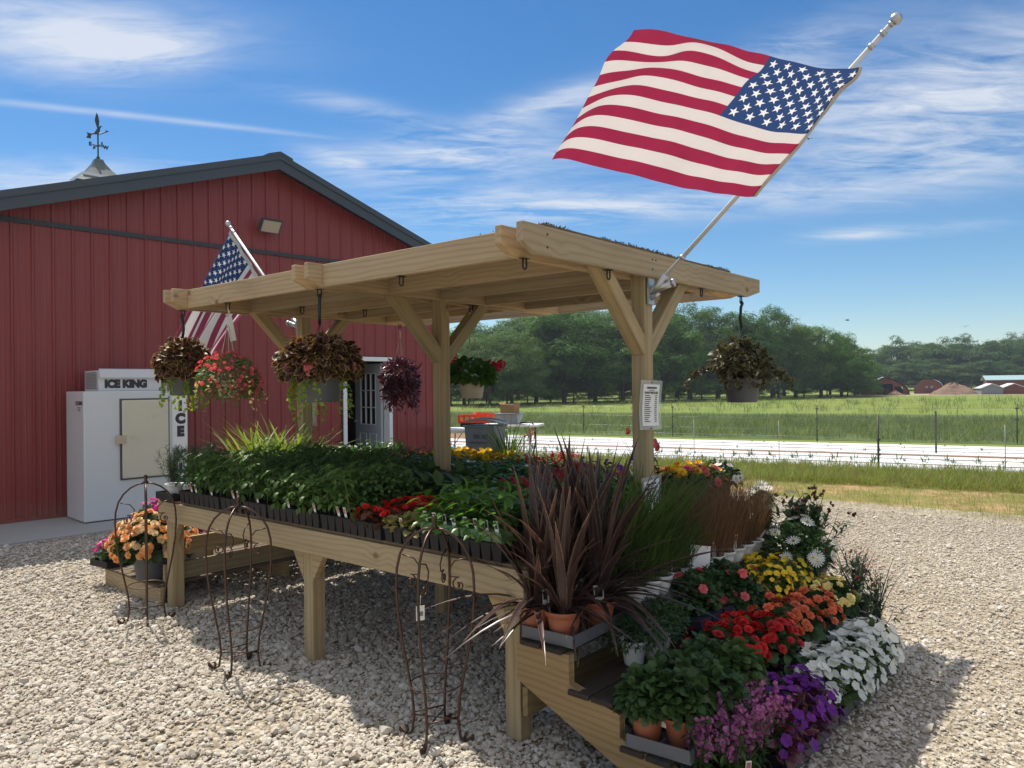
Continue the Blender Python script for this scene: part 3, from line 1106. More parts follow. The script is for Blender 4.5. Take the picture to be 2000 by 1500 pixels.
def ribbed(parent, name, x0, x1, zlo, zhi, y, sgn, opening=None):
    "sheet of ribbed steel: a broad rib every 229 mm, two faint ones between"
    xs = []
    k = math.floor((x0 - .139) / .2229)
    while True:
        c = .139 + k * .2229
        for dx, h in ((-.022, 0), (-.010, .020), (.010, .020), (.022, 0), (.062, 0), (.068, .0035), (.078, .0035), (.084, 0), (.130, 0), (.136, .0035), (.146, .0035), (.152, 0)):
            q = c + dx
            if x0 < q < x1:
                xs.append((q, h))
        k += 1
        if c > x1:
            break
    xs = [(x0, 0)] + xs + [(x1, 0)]
    if opening:
        o0, o1, oz = opening
        xs = [q for q in xs if abs(q[0] - o0) > .003 and abs(q[0] - o1) > .003] + [(o0, 0), (o1, 0)]
        xs.sort()
    b = MB()
    for (xa, ha), (xb, hb) in zip(xs[:-1], xs[1:]):
        lo = [zlo, zlo]
        if opening and xa >= o0 - 1e-6 and xb <= o1 + 1e-6:
            lo = [oz, oz]
        b.addf([(xa, y + sgn * ha, lo[0]), (xb, y + sgn * hb, lo[1]), (xb, y + sgn * hb, zhi(xb)), (xa, y + sgn * ha, zhi(xa))], [(0, 1, 2, 3)])
    return b.build(name, REDSTEEL, parent)


ribbed(barn, "wall", S0, S1, .06, lambda s: min(3.66, roofz(s) - .02), 0, -1, (DOOR0, DOOR1, DOORZ))
ribbed(barn, "wall", S0, S1, 3.70, lambda s: max(3.705, roofz(s) - .02), .012, -1)
b = MB()
b.box(S0, -.034, 3.655, S1, .03, 3.70).box(S0, -.030, 3.70, S1, -.012, 3.712)
b.build("trim_strip", DARKTRIM, barn)
b = MB()
b.box(S0, -.028, -.05, DOOR0 - .12, .02, .062).box(DOOR1 + .12, -.028, -.05, S1, .02, .062)
b.build("base_trim", REDSTEEL, barn)
b = MB()
b.box(S1 - .02, -.03, 0, S1 + .05, DEEP, 3.9)
b.box(S0 - .05, -.03, 0, S0, DEEP, roofz(S0))
b.box(S0, DEEP - .05, 0, S1, DEEP, 3.9)
b.build("wall", REDSTEEL, barn)
b = MB()                                                    # roof: two slabs with a ridge cap
for sgn, end in ((-1, S0 - .35), (1, S1 + .32)):
    z1 = roofz(end)
    v = []
    for y in (-OVER, DEEP + .3):
        v += [(RIDGE_S, y, RIDGE_Z), (end, y, z1), (end, y, z1 + .05), (RIDGE_S, y, RIDGE_Z + .05)]
    b.addf(v, [(0, 1, 2, 3), (4, 7, 6, 5), (3, 2, 6, 7), (0, 4, 5, 1), (1, 5, 6, 2)])
    n_ = int(abs(end - RIDGE_S) / .3)
roof = b.build("roof", CHARCOAL, barn)
b = MB()
for sgn, end in ((-1, S0 - .35), (1, S1 + .32)):
    n_ = 24
    for y0, y1, dz0, dz1 in ((-OVER - .028, -OVER - .002, -.16, .055), (-OVER - .05, -OVER - .029, -.015, .075)):
        v = []
        for y in (y0, y1):
            v += [(RIDGE_S, y, RIDGE_Z + dz0), (end, y, roofz(end) + dz0), (end, y, roofz(end) + dz1), (RIDGE_S, y, RIDGE_Z + dz1)]
        b.addf(v, [(0, 1, 2, 3), (4, 7, 6, 5), (3, 2, 6, 7), (0, 4, 5, 1), (1, 5, 6, 2)])
b.build("fascia", CHARCOAL, barn)
b = MB()
for sgn in (-1, 1):
    v = []
    for y in (-OVER - .06, DEEP):
        v += [(RIDGE_S, y, RIDGE_Z + .10), (RIDGE_S + sgn * .2, y, RIDGE_Z + .10 - .2 * SLOPE), (RIDGE_S + sgn * .2, y, RIDGE_Z + .055 - .2 * SLOPE), (RIDGE_S, y, RIDGE_Z + .056)]
    b.addf(v, [(0, 1, 2, 3), (4, 7, 6, 5), (0, 4, 5, 1), (1, 5, 6, 2)])
b.build("ridge_cap", CHARCOAL, barn)
# inside, so the doorway looks into a room
b = MB()
b.box(S0 + .1, .2, .0, S1 - .1, DEEP - .2, .015)
b.box(S0 + .1, .2, 3.0, S1 - .1, DEEP - .2, 3.02)
b.box(DOOR0 - 1.5, 5.0, .015, S1 - .1, 5.1, 3.0)
b.build("interior", DARKIN, barn)
# door frame, door leaf (open inwards)
b = MB()
b.box(DOOR0 - .07, -.045, .02, DOOR0, .12, DOORZ + .07).box(DOOR1, -.045, .02, DOOR1 + .07, .12, DOORZ + .07).box(DOOR0, -.045, DOORZ, DOOR1, .12, DOORZ + .07)
b.build("door_frame", WHITETRIM, barn)
b = MB()
b.box(DOOR0 - .085, -.03, .02, DOOR0 - .071, .02, DOORZ + .085).box(DOOR1 + .071, -.03, .02, DOOR1 + .085, .02, DOORZ + .085).box(DOOR0 - .085, -.03, DOORZ + .071, DOOR1 + .085, .02, DOORZ + .085)
b.build("door_trim", DARKTRIM, barn)
door = thing("door", None, None, (DOOR1 - .02, .14, 0), R(180 - 92))
door.parent = barn
W_ = .82
b = MB()
for x0, z0, x1, z1 in ((0, .04, W_, .95), (0, .95, .17, 1.86), (W_ - .17, .95, W_, 1.86), (0, 1.86, W_, 2.03)):
    b.box(x0, -.022, z0, x1, .022, z1)
leafo = b.build("door_leaf", DOORGREY, door)
b = MB()
for x0 in (.14, .46):
    for x, z, x_, z_ in ((x0, .2, x0 + .22, .215), (x0, .78, x0 + .22, .795), (x0, .2, x0 + .015, .795), (x0 + .205, .2, x0 + .22, .795)):
        for sy in (-1, 1):
            b.box(x, sy * .022 if sy > 0 else -.028, z, x_, .028 if sy > 0 else -.022, z_)
b.build("door_panel", WHITETRIM, door)
b = MB()
b.box(.17, -.004, .95, W_ - .17, .004, 1.86)
gl = b.build("window", GLASS, door)
b = MB()
for i in range(4):
    x = .17 + i * (W_ - .34) / 3
    b.box(x - .009, -.026, .95, x + .009, .026, 1.86)
for i in range(4):
    z = .95 + i * .91 / 3
    b.box(.161, -.025, z - .009, W_ - .161, .025, z + .009)
b.build("muntin", WHITETRIM, door)
b = MB()
for sy in (-1, 1):
    b.tube([(W_ - .06, sy * .02, 1.0), (W_ - .06, sy * .06, 1.0)], .012, 8)
    b.tube([(W_ - .06, sy * .06, 1.0), (W_ - .06, sy * .085, 1.0)], .027, 10)
b.build("handle", GALV, door)
for z in (.25, 1.05, 1.8):
    b = MB()
    b.box(DOOR1 - .003, .10, z, DOOR1 + .012, .15, z + .1)
    b.tube([(DOOR1 - .01, .145, z - .005), (DOOR1 - .01, .145, z + .105)], .008, 8)
    b.build("hinge", GALV, barn)
# floodlight
lt = thing("floodlight", None, None, (3.44, -.02, 4.07))
lt.scale = (.88, .88, .88)
lt.parent = barn
b = MB()
b.box(-.05, -.05, -.07, .05, .0, .03)
b.tube([(0, -.04, -.02), (0, -.11, .0)], .02, 8)
b.build("bracket", CHARCOAL, lt)
b = MB()
v = [(-.19, -.25, .10), (.19, -.25, .10), (.19, -.11, -.10), (-.19, -.11, -.10)]
dn = Vector((0, -.20, -.14)).normalized() * .05
b.addf(v + [tuple(Vector(p) + dn) for p in v], [(0, 3, 2, 1), (4, 5, 6, 7), (0, 1, 5, 4), (1, 2, 6, 5), (2, 3, 7, 6), (3, 0, 4, 7)])
b.build("housing", CHARCOAL, lt)
b = MB()
c = sum((Vector(p) for p in v), Vector()) / 4
b.addf([tuple(c + (Vector(p) - c) * .84 + dn * 1.06) for p in v], [(0, 1, 2, 3)])
b.build("lens", LENS, lt)
# cupola and weathervane on the ridge
CQ = atY(192, 345, 15.2)
cl_ = Matrix.Translation(BW0) @ Matrix.Rotation(BPHI, 4, 'Z')
cq = cl_.inverted() @ CQ
cup_ = thing("cupola", None, None, (cq.x, cq.y, 0))
cup_.parent = barn
zr = CQ.z
b = MB()
b.box(-.40, -.40, 4.2, .40, .40, zr - .05)
b.build("cupola_box", WHITETRIM, cup_)
b = MB()
prof = [(.54, -.12), (.46, -.04), (.32, .09), (.19, .24), (.10, .38), (.07, .46), (.0, .465)]
n = 4
V = []
for r_, z in prof:
    for k in range(4):
        a = math.pi / 4 + k * math.pi / 2
        V.append((r_ * 1.414 * math.cos(a), r_ * 1.414 * math.sin(a), zr + z - .12))
b.addf(V, [(i * 4 + k, i * 4 + (k + 1) % 4, (i + 1) * 4 + (k + 1) % 4, (i + 1) * 4 + k) for i in range(len(prof) - 1) for k in range(4)])
b.build("cupola_roof", COPPER, cup_)
wv = thing("weathervane", None, None, (0, 0, zr + .345), -BPHI)
wv.scale = (.9, .9, .92)
wv.parent = cup_
b = MB()
b.tube([(0, 0, -.02), (0, 0, .06)], .035, 8)
b.tube([(0, 0, 0), (0, 0, .74)], .016, 8)
ns = Vector((math.cos(R(-35)), math.sin(R(-35)), 0))
for d_ in (ns, Vector((-ns.y, ns.x, 0))):
    b.tube([d_ * -.13 + Vector((0, 0, .30)), d_ * .13 + Vector((0, 0, .30))], .010, 6)
ar = Vector((math.cos(R(25)), math.sin(R(25)), .0))
b.tube([ar * -.16 + Vector((0, 0, .52)), ar * -.06 + Vector((0, 0, .57)), ar * .03 + Vector((0, 0, .56)), ar * .16 + Vector((0, 0, .62))], .013, 6)


def flat_poly(mb, o_, d_, pts, th=.006):
    n_ = Vector((-d_.y, d_.x, 0)).normalized() * th
    fr = [o_ + d_ * x + Vector((0, 0, z)) for x, z in pts]
    m_ = len(pts)
    mb.addf([tuple(p + n_) for p in fr] + [tuple(p - n_) for p in fr], [tuple(range(m_)), tuple(range(2 * m_ - 1, m_ - 1, -1))] + [(i, m_ + i, m_ + (i + 1) % m_, (i + 1) % m_) for i in range(m_)])


flat_poly(b, Vector((0, 0, .66)), ar, [(.14, -.06), (.22, -.02), (.14, .0), (.16, -.03)])
flat_poly(b, Vector((0, 0, .50)), ar, [(-.23, -.05), (-.14, -.06), (-.13, .05), (-.22, .07), (-.20, .01)])
# bird with raised wings
flat_poly(b, Vector((0, 0, .60)), ar, [(-.09, -.06), (-.01, -.05), (.04, .02), (.05, .10), (.08, .13), (.05, .15), (.03, .12), (0, .10), (-.04, .03)])
flat_poly(b, Vector((0, 0, .70)), ar, [(-.02, 0), (.02, .02), (.03, .14), (.01, .25), (-.02, .33), (-.05, .22), (-.06, .14)])
b.build("vane", VERDI, wv)


def text(name, body, size, m, parent=None, loc=(0, 0, 0), rot=(0, 0, 0), off=0., ext=.0015, sx=1., align='CENTER', shear=0):
    cu = bpy.data.curves.new(name, 'FONT')
    cu.body, cu.size, cu.offset, cu.extrude, cu.align_x, cu.align_y = body, size, off, ext, align, 'CENTER'
    cu.shear = shear
    tmp = bpy.data.objects.new(name, cu)
    COL.objects.link(tmp)
    dg = bpy.context.evaluated_depsgraph_get()
    me = bpy.data.meshes.new_from_object(tmp.evaluated_get(dg))
    bpy.data.objects.remove(tmp)
    me.materials.clear()
    me.materials.append(m)
    o = put(bpy.data.objects.new(name, me), parent)
    o.location, o.rotation_euler, o.scale = loc, rot, (sx, 1, 1)
    return o


FX = (R(90), 0, 0)                                          # lettering on a face that looks along -y
for sgn, ch, d_ in ((-1, "N", ns), (1, "S", ns), (-1, "E", Vector((-ns.y, ns.x, 0))), (1, "W", Vector((-ns.y, ns.x, 0)))):
    text("compass_letter", ch, .11, VERDI, wv, d_ * (sgn * .17) + Vector((0, 0, .30)), (R(90), 0, math.atan2(d_.y, d_.x)), .006, .006)
# concrete apron along the barn
b = MB()
b.box(S0, -1.40, -.08, 1.7, -.03, .022).box(1.71, -1.40, -.08, S1 + .3, -.03, .022)
o = b.build("concrete_pad", CONC, loc=BW0, rot=(0, 0, BPHI), bevel=.01)
o['kind'] = 'structure'
# barrel just inside the doorway
b = MB()
b.lathe([(.0, 0), (.26, 0), (.285, .05), (.285, .28), (.295, .30), (.285, .32), (.285, .60), (.295, .62), (.285, .64), (.275, .88), (.25, .90), (0, .90)], 24)
o = b.build("barrel", BLUEP, loc=B(5.05, 1.5, .015))
tag(o, "blue plastic barrel in the dark just inside the open barn door", "barrel")

# ------------------------------------------------------------------ the ice chest beside the wall
fr = thing("ice_freezer", "white ice chest with lettered panels and a yellowed door against the red wall", "freezer", B(.68, -.80, .022), BPHI)
FW, FDp, FH = 1.235, .66, 1.575
b = MB()
b.box(0, 0, .012, FW, FDp, FH)
b.build("cabinet", STEELW, fr, bevel=.012)
b = MB()
b.box(.03, .03, -.0, FW - .03, FDp, .012)
b.build("base", DARKTRIM, fr)
b = MB()
b.box(.20, .10, FH, 1.02, FDp - .04, FH + .255)
b.build("condenser_cover", STEELW, fr, bevel=.008)
b = MB()
b.addf([(.20, .07, FH + .262), (1.02, .07, FH + .262), (1.02, .055, FH + .165), (.20, .055, FH + .165), (.20, .10, FH + .275), (1.02, .10, FH + .275), (1.02, .10, FH + .165), (.20, .10, FH + .165)],
       [(0, 1, 2, 3), (0, 4, 5, 1), (3, 2, 6, 7), (0, 3, 7, 4), (1, 5, 6, 2)])
b.build("visor", STEELW, fr)
b = MB()
for i in range(12):
    z = FH + .03 + i * .0175
    for j in range(5):
        y = .15 + j * .085 + (.04 if i % 2 else 0)
        b.box(.1965, y, z, .1985, y + .062, z + .009)
b.build("vent_grille", DARKTRIM, fr)
text("lettering", "ICE KING", .125, INK, fr, (.515, .0985, FH + .085), FX, .011, .001, .95)
b = MB()
b.box(.42, -.045, .50, .975, -.012, 1.46)
dr = b.build("cooler_door", COOLDOOR, fr, bevel=.012)
b = MB()
b.box(.40, -.012, .48, .995, -.002, 1.48)
b.build("door_gasket", GREYP, fr)
b = MB()
b.box(.35, -.055, .93, .46, -.046, 1.03).box(.35, -.046, .93, .412, -.003, 1.03).box(.365, -.06, .968, .45, -.056, .978)
b.build("door_hinge", BEIGEP, fr)
b = MB()
b.box(1.03, -.008, .08, FW - .012, -.002, 1.50)
b.build("sign_panel", WHITEP, fr)
for i, ch in enumerate("ICE KING"):
    if ch != " ":
        text("lettering", ch, .165, INK, fr, (1.135, -.010, 1.37 - i * .165 + (.02 if i > 3 else 0)), FX, .014, .001)
text("small_emblem", "ICE KING", .062, INK, fr, (-.0025, .16, 1.43), (R(90), 0, R(-90)), .002, .0006, .95)
for k in range(3):
    b = MB()
    b.box(-.003, .10 + .01 * k, 1.375 - k * .018, -.001, .22 - .01 * k, 1.382 - k * .018)
    b.build("emblem_line", INK, fr)
b = MB()
b.box(1.02, .02, FH - .001, 1.2, .4, FH + .10)
b.build("junction_box", CARD, fr)

# ------------------------------------------------------------------ the wooden display stand
stand = thing("display_stand", "long wooden plant stand: a table under a flat roof on three posts", "plant stand", M0, -TH)
TL, TW, TZ = 1.654, 2.25, .784
AX = (-TL, .017, TL)
for a in (-TL, .08, TL):
    for bb in (0, TW):
        board(stand, "leg", (a, bb, 0), (a, bb, TZ - .02), .089, .089, W_POST, up=(0, 1, 0))
for bb, s_ in ((-.064, 1), (TW + .064, 1)):
    board(stand, "apron", (-TL - .10, bb, TZ - .07), (TL + .10, bb, TZ - .07), .038, .14, W_TABLE)
for a in (-TL - .081, TL + .081):
    board(stand, "apron", (a, -.044, TZ - .07), (a, TW + .044, TZ - .07), .038, .14, W_TABLE)
for a in (-.8, .9):
    board(stand, "table_joist", (a, -.044, TZ - .09), (a, TW + .044, TZ - .09), .038, .10, W_TABLE)
for a, s_ in ((-TL, 1), (.08, -1), (.08, 1), (TL, -1)):                 # triangular gussets beside the front legs
    b = MB()
    x0, x1 = a + s_ * .0455, a + s_ * .155
    v = [(x0, y, TZ - .142) for y in (-.044, -.006)] + [(x1, y, TZ - .142) for y in (-.044, -.006)] + [(x0, y, TZ - .31) for y in (-.044, -.006)] + [(x0, y, TZ - .02) for y in (-.044, -.006)] + [(x1, y, TZ - .02) for y in (-.044, -.006)]
    b.addf(v, [(4, 2, 8, 6), (5, 7, 9, 3), (4, 5, 3, 2), (2, 3, 9, 8), (4, 6, 7, 5)])
    b.build("gusset", W_POST, stand)
n = 15
for i in range(n):                                                      # planks of the table top
    bw = (TW + .16) / n
    y = -.08 + bw * (i + .5)
    x = -TL - .11
    while x < TL + .1:
        L_ = min(random.choice((1.1, 1.7, 2.2)), TL + .11 - x)
        if TL + .11 - x - L_ < .4:
            L_ = TL + .11 - x
        if abs(y - TW / 2) > .09:
            board(stand, "table_plank", (x, y, TZ + .009), (x + L_ - .006, y, TZ + .009), bw - .022, .017, W_OLD)
        else:
            board(stand, "table_plank", (x, y, TZ + .009), (x + L_ - .006, y, TZ + .009), bw - .09, .017, W_OLD)
        x += L_
BZ, BH, PB_ = 2.205, .139, 1.125
b0_, b1_ = PB_ - 1.165, PB_ + 1.50
for i, a in enumerate(AX):
    board(stand, "post", (a, PB_, 0), (a, PB_, BZ + BH - .004), .089, .089, W_POST, up=(0, 1, 0))
    for s_ in (-1, 1):
        board(stand, "cross_beam", (a + s_ * .064, b0_, BZ + BH / 2), (a + s_ * .064, b1_, BZ + BH / 2), .038, BH, W_ROOF, cut0=.105, cut1=.20)
    for s_ in (-1, 1):
        for y_, z_ in ((PB_ - .02, BZ + .045), (PB_ + .02, BZ + .10), (PB_ - .02, BZ + .10), (b0_ + .18, BZ + .04), (b0_ + .18, BZ + .10)):
            b = MB()
            b.tube([(a + s_ * .083, y_, z_), (a + s_ * .0855, y_, z_)], .0055, 6)
            b.build("screw_head", METAL, stand)
    for s_ in (-1, 1):
        board(stand, "brace", (a, PB_ + s_ * .02, 1.80), (a, PB_ + s_ * .47, BZ + .05), .084, .084, W_POST, up=(1, 0, 0))
JB = (.085, .60, 1.06, 1.53, 1.99, 2.43)
for a0, a1 in ((AX[0], AX[1]), (AX[1], AX[2])):
    for k, jb in enumerate(JB):
        board(stand, "fascia" if k == 0 else "joist", (a0 + .084, jb, BZ + BH / 2), (a1 - .084, jb, BZ + BH / 2), .038, BH - .003, W_ROOF)
b = MB()
b.box(AX[0] - .08, .112, BZ + BH + .001, AX[2] + .08, 2.14, BZ + BH + .010)
b.build("roof_deck", W_OLD, stand)
pm = PM()
N = 6500
px_ = rng.uniform(AX[0] - .06, AX[2] + .085, N)
py_ = rng.uniform(.13, 2.13, N)
py_[:700] = rng.uniform(.13, .2, 700) 
px_[1300:2600] = rng.uniform(AX[2] + .03, AX[2] + .085, 1300)
dd = unit(N) * .9 + np.array((0, 0, .55))
den = (np.sin(px_ * 9 + 2 * np.sin(py_ * 5)) + np.sin(py_ * 11 + px_ * 3)) > -.55
pm.scatter(leaf_t(.4, .3, .1, 2), np.stack([px_, py_, np.full(N, BZ + BH + .009)], 1)[den], frames(dd, unit(N))[den], rng.uniform(.006, .019, N)[den])
o = pm.build("roof_sedum", L_SEDUM, stand)
o['kind'] = 'stuff'


def eye_hook(a, bb):
    b = MB()
    b.box(-.016, -.022, -.004, .016, .022, 0)
    b.tube([(0, -.012, -.004), (0, -.014, -.03)] + [(0, -.014 * math.cos(t), -.036 - .016 * math.sin(t)) for t in np.linspace(0, math.pi, 8)] + [(0, .014, -.03), (0, .012, -.004)], .0042, 6)
    return b.build("eye_hook", METAL, stand, (a, bb, BZ - .001))


HOOKS = [(AX[0] - .06, .10), (-1.03, .085), (AX[1] - .0, .10), (.78, .085), (AX[2] - .03, .11), (AX[2] + .064, PB_ - .44), (AX[2] + .064, PB_ + .62), (AX[0] + .03, 2.18), (AX[1] + .0, 1.44), (AX[2] + .064, 2.34), (-.9, .60), (-.75, 1.06)]
for h in HOOKS:
    eye_hook(*h)


# stepped side shelves at either end of the table
def tier_stand(sgn, label):
    t = thing("stepped_shelf", label, "plant shelf", M0, -TH)
    X = lambda a: sgn * a
    for bb in (-.085, 1.05, TW - .05):
        b = MB()                                                         # sloping stringer with cut steps
        side = [(1.79, .43), (1.79, .24), (2.03, .10), (2.52, -.02), (2.60, -.02), (2.60, .10), (2.36, .10), (2.36, .25), (2.14, .25), (2.14, .40), (1.98, .40), (1.98, .47), (1.79, .47)]
        side = [(1.735, .475), (1.735, .315), (2.50, -.02), (2.745, -.02), (2.745, .0), (2.50, .055), (2.50, .145), (2.255, .205), (2.255, .295), (2.01, .355), (2.01, .475)]
        m_ = len(side)
        V = [(X(a), bb - .019, z) for a, z in side] + [(X(a), bb + .019, z) for a, z in side]
        b.addf(V, [tuple(range(m_)), tuple(range(2 * m_ - 1, m_ - 1, -1))] + [(i, (i + 1) % m_, m_ + (i + 1) % m_, m_ + i) for i in range(m_)])
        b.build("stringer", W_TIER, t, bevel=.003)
    for k, (a0, a1, z) in enumerate(((1.745, 2.0, .48), (2.0, 2.25, .325), (2.25, 2.50, .165))):
        for j in range(2):
            c_ = a0 + (a1 - a0) * (.27 + .46 * j)
            board(t, "shelf_plank", (X(c_), -.12, z + .006), (X(c_), TW + .05, z + .006), .105, .022, W_BLACK)
    for z in (.40, .20):
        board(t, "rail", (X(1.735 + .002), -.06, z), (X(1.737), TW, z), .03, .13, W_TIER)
    return t


tier_stand(1, "stepped wooden shelves full of flowers at the right end of the stand")
t = thing("low_shelf", "low plank shelf with a raised back shelf at the left end of the stand", "plant shelf", M0, -TH)
for bb in (-.06, 1.0, 2.2):
    board(t, "rail", (-2.72, bb, .07), (-1.74, bb, .07), .038, .14, W_TABLE)
for k in range(7):
    board(t, "shelf_plank", (-2.65 + .142 * k, -.10, .152), (-2.65 + .142 * k, TW, .152), .126, .020, W_OLD)
for bb in (.42, 2.2):
    board(t, "shelf_post", (-1.95, bb, .163), (-1.95, bb, .475), .06, .038, W_POST, up=(0, 1, 0))
for k in range(2):
    board(t, "shelf_plank", (-1.80 - .125 * k, .38, .487), (-1.80 - .125 * k, TW, .487), .112, .022, W_OLD)
for z in (.42, .24):
    board(t, "rail", (-1.742, -.05, z), (-1.742, TW, z), .03, .13, W_TABLE)

# ------------------------------------------------------------------ plants
T_OVAL = leaf_t(.52, .28, .14)
T_WIDE = leaf_t(.85, .30, .12)
T_LANCE = leaf_t(.30, .35, .16)
T_LOBE = leaf_t(.8, .25, .22, 5, 'lobed')
T_BLADE = leaf_t(.055, .42, .12, 6, 'blade')
T_FINE = leaf_t(.022, .35, .1, 5, 'blade')
T_NEED = leaf_t(.20, .05, .2, 1, 'lance')
F_FIVE = flower_t([(5, .5, 1.0, R(12), .02, 0, .05)])
F_ROSE = flower_t([(6, .5, .95, R(15), .02, 0, -.2), (5, .40, .95, R(42), .02, .03, -.3), (4, .26, .95, R(68), .01, .05, -.3)])
F_MARI = flower_t([(9, .5, .6, R(8), .03, 0, .1), (8, .42, .6, R(32), .03, .03, 0), (6, .30, .6, R(58), .02, .05, 0), (4, .2, .6, R(80), 0, .06, 0)])
F_DAISY = flower_t([(15, .42, .26, R(4), .09, 0, .08)])
F_EYE = join_t([xf(bend(leaf_t(.5, -.3, 0, 2, 'oval'), R(25)), .11, k * math.pi / 3) for k in range(6)])
F_TRUMP = flower_t([(5, .46, 1.1, R(30), .01, 0, .35)])


def mound(n, rx, rz, c=(0, 0, 0), shell=.55, low=-.25, up=.5, ry=None):
    "positions and leaf frames over a dome"
    d = unit(n * 3)
    d = d[d[:, 2] > low][:n]
    r = rng.uniform(shell, 1, len(d)) ** .6
    pos = d * r[:, None] * np.array((rx, ry or rx, rz)) + np.array(c)
    out = d + unit(len(d)) * .65 + np.array((0, 0, -.15))
    nrm = d * .6 + np.array((0, 0, up)) + unit(len(d)) * .4
    return pos, frames(out, nrm), d


def over(n, rx, rz, c=(0, 0, 0), low=.0, ry=None, jit=.35, k=1.02):
    "positions and facing frames of flowers on a dome: the flower's +z looks outward"
    d = unit(n * 4)
    d = d[d[:, 2] > low][:n]
    pos = d * k * np.array((rx, ry or rx, rz)) * rng.uniform(.9, 1.06, (len(d), 1)) + np.array(c)
    z = d + unit(len(d)) * jit + np.array((0, 0, .25))
    z /= np.linalg.norm(z, axis=1, keepdims=True)
    x = np.cross(z, unit(len(d)))
    x /= np.linalg.norm(x, axis=1, keepdims=True)
    return pos, np.stack([x, np.cross(z, x), z], 2)


def facing(z):
    z = z / np.linalg.norm(z, axis=1, keepdims=True)
    x = np.cross(z, unit(len(z)))
    x /= np.linalg.norm(x, axis=1, keepdims=True)
    return np.stack([x, np.cross(z, x), z], 2)


def blades(pm, t, n, c, h, spr, lean, lo=.55):
    a = rnd(n, 0, 6.283)
    q = rng.uniform(0, 1, n) ** .5 * spr
    pos = np.stack([q * np.cos(a) + c[0], q * np.sin(a) + c[1], np.full(n, c[2])], 1)
    l = np.abs(rng.normal(0, lean, n))
    b = a + rnd(n, -.8, .8)
    d = np.stack([np.cos(b) * np.sin(l), np.sin(b) * np.sin(l), np.cos(l)], 1)
    nr = np.stack([-np.cos(b), -np.sin(b), np.full(n, .25)], 1)
    return pm.scatter(t, pos, frames(d, nr), h * rng.uniform(lo, 1.05, n))


def flowers(parent, tmpl, pos, fr_, size, m):
    "few flowers: each a part of its own; a mass of them: one part"
    if len(pos) <= 26:
        for i in range(len(pos)):
            q = PM().scatter(tmpl, np.zeros((1, 3)), fr_[i:i + 1], size[i:i + 1])
            q.build("flower", m, parent, tuple(pos[i]))
    else:
        q = PM().scatter(tmpl, pos, fr_, size)
        q.build("flowers", m, parent)


def pot(parent, r, h, m, rim=.008, taper=.74, ribs=False, name="pot", z=0.):
    b = MB()
    wob = (lambda t, zz: .018 * (1 if math.sin(t * 22) > 0 else -1)) if ribs else None
    b.lathe([(0, z), (r * taper * .97, z), (r * taper, z + .004), (r * (.93 if not ribs else .95), z + h * .80)], 44 if ribs else 26, wob=wob)
    b.lathe([(r * .93, z + h * .80), (r + rim * .4, z + h * .81), (r + rim, z + h * .99), (r + rim, z + h), (r - .004, z + h), (r - .006, z + h * .86)], 30)
    o = b.build(name, m, parent)
    s_ = MB()
    s_.addf([(r * .96 * math.cos(t), r * .96 * math.sin(t), z + h * .87 + .004 * math.sin(5 * t)) for t in np.linspace(0, 2 * math.pi, 18, endpoint=False)], [tuple(range(18))])
    s_.build("soil", SOIL, o)
    return o


def ptag(parent, x, y, z, rz=0, h=.075, w_=.02, m2=TAGP, tilt=.2):
    b = MB()
    b.box(-w_ / 2, -.0006, -.03, w_ / 2, .0006, h)
    b.cur = 1
    b.box(-w_ / 2 + .003, -.0016, h * .38, w_ / 2 - .003, -.0007, h - .006)
    return b.build("plant_tag", [TAGW, m2], parent, (x, y, z), (tilt, random.uniform(-.15, .15), rz))


# ---- trays of seedlings on the table: one prototype of each kind, copied
PW, PL = .268, .53
FLATS = {}


def cells(parent, m=BLACKP, m2=None):
    b = MB()
    cw, cl2 = PW / 4, PL / 8
    for i in range(4):
        for j in range(8):
            if 0 < i < 3 and 0 < j < 7:
                continue
            b.frustum((i + .5) * cw - PW / 2, (j + .5) * cl2 - PL / 2, .004, .084, cw * .36, cl2 * .36, cw * .475, cl2 * .475)
    b.box(-PW / 2, -PL / 2, .082, PW / 2, PL / 2, .088)
    o = b.build("tray", m, parent)
    s_ = MB()
    s_.box(-PW / 2 + .006, -PL / 2 + .006, .0885, PW / 2 - .006, PL / 2 - .006, .091)
    s_.build("soil", SOIL, o)
    if m2:
        for i in range(4):
            g = MB()
            x = (i + .5) * cw - PW / 2
            g.frustum(x, -PL / 2 + .045, .070, .136, cw * .40, .034, cw * .485, .042)
            g.box(x - cw * .49, -PL / 2 + .001, .128, x + cw * .49, -PL / 2 + .090, .138)
            g.build("pot", m2, parent)
    return o


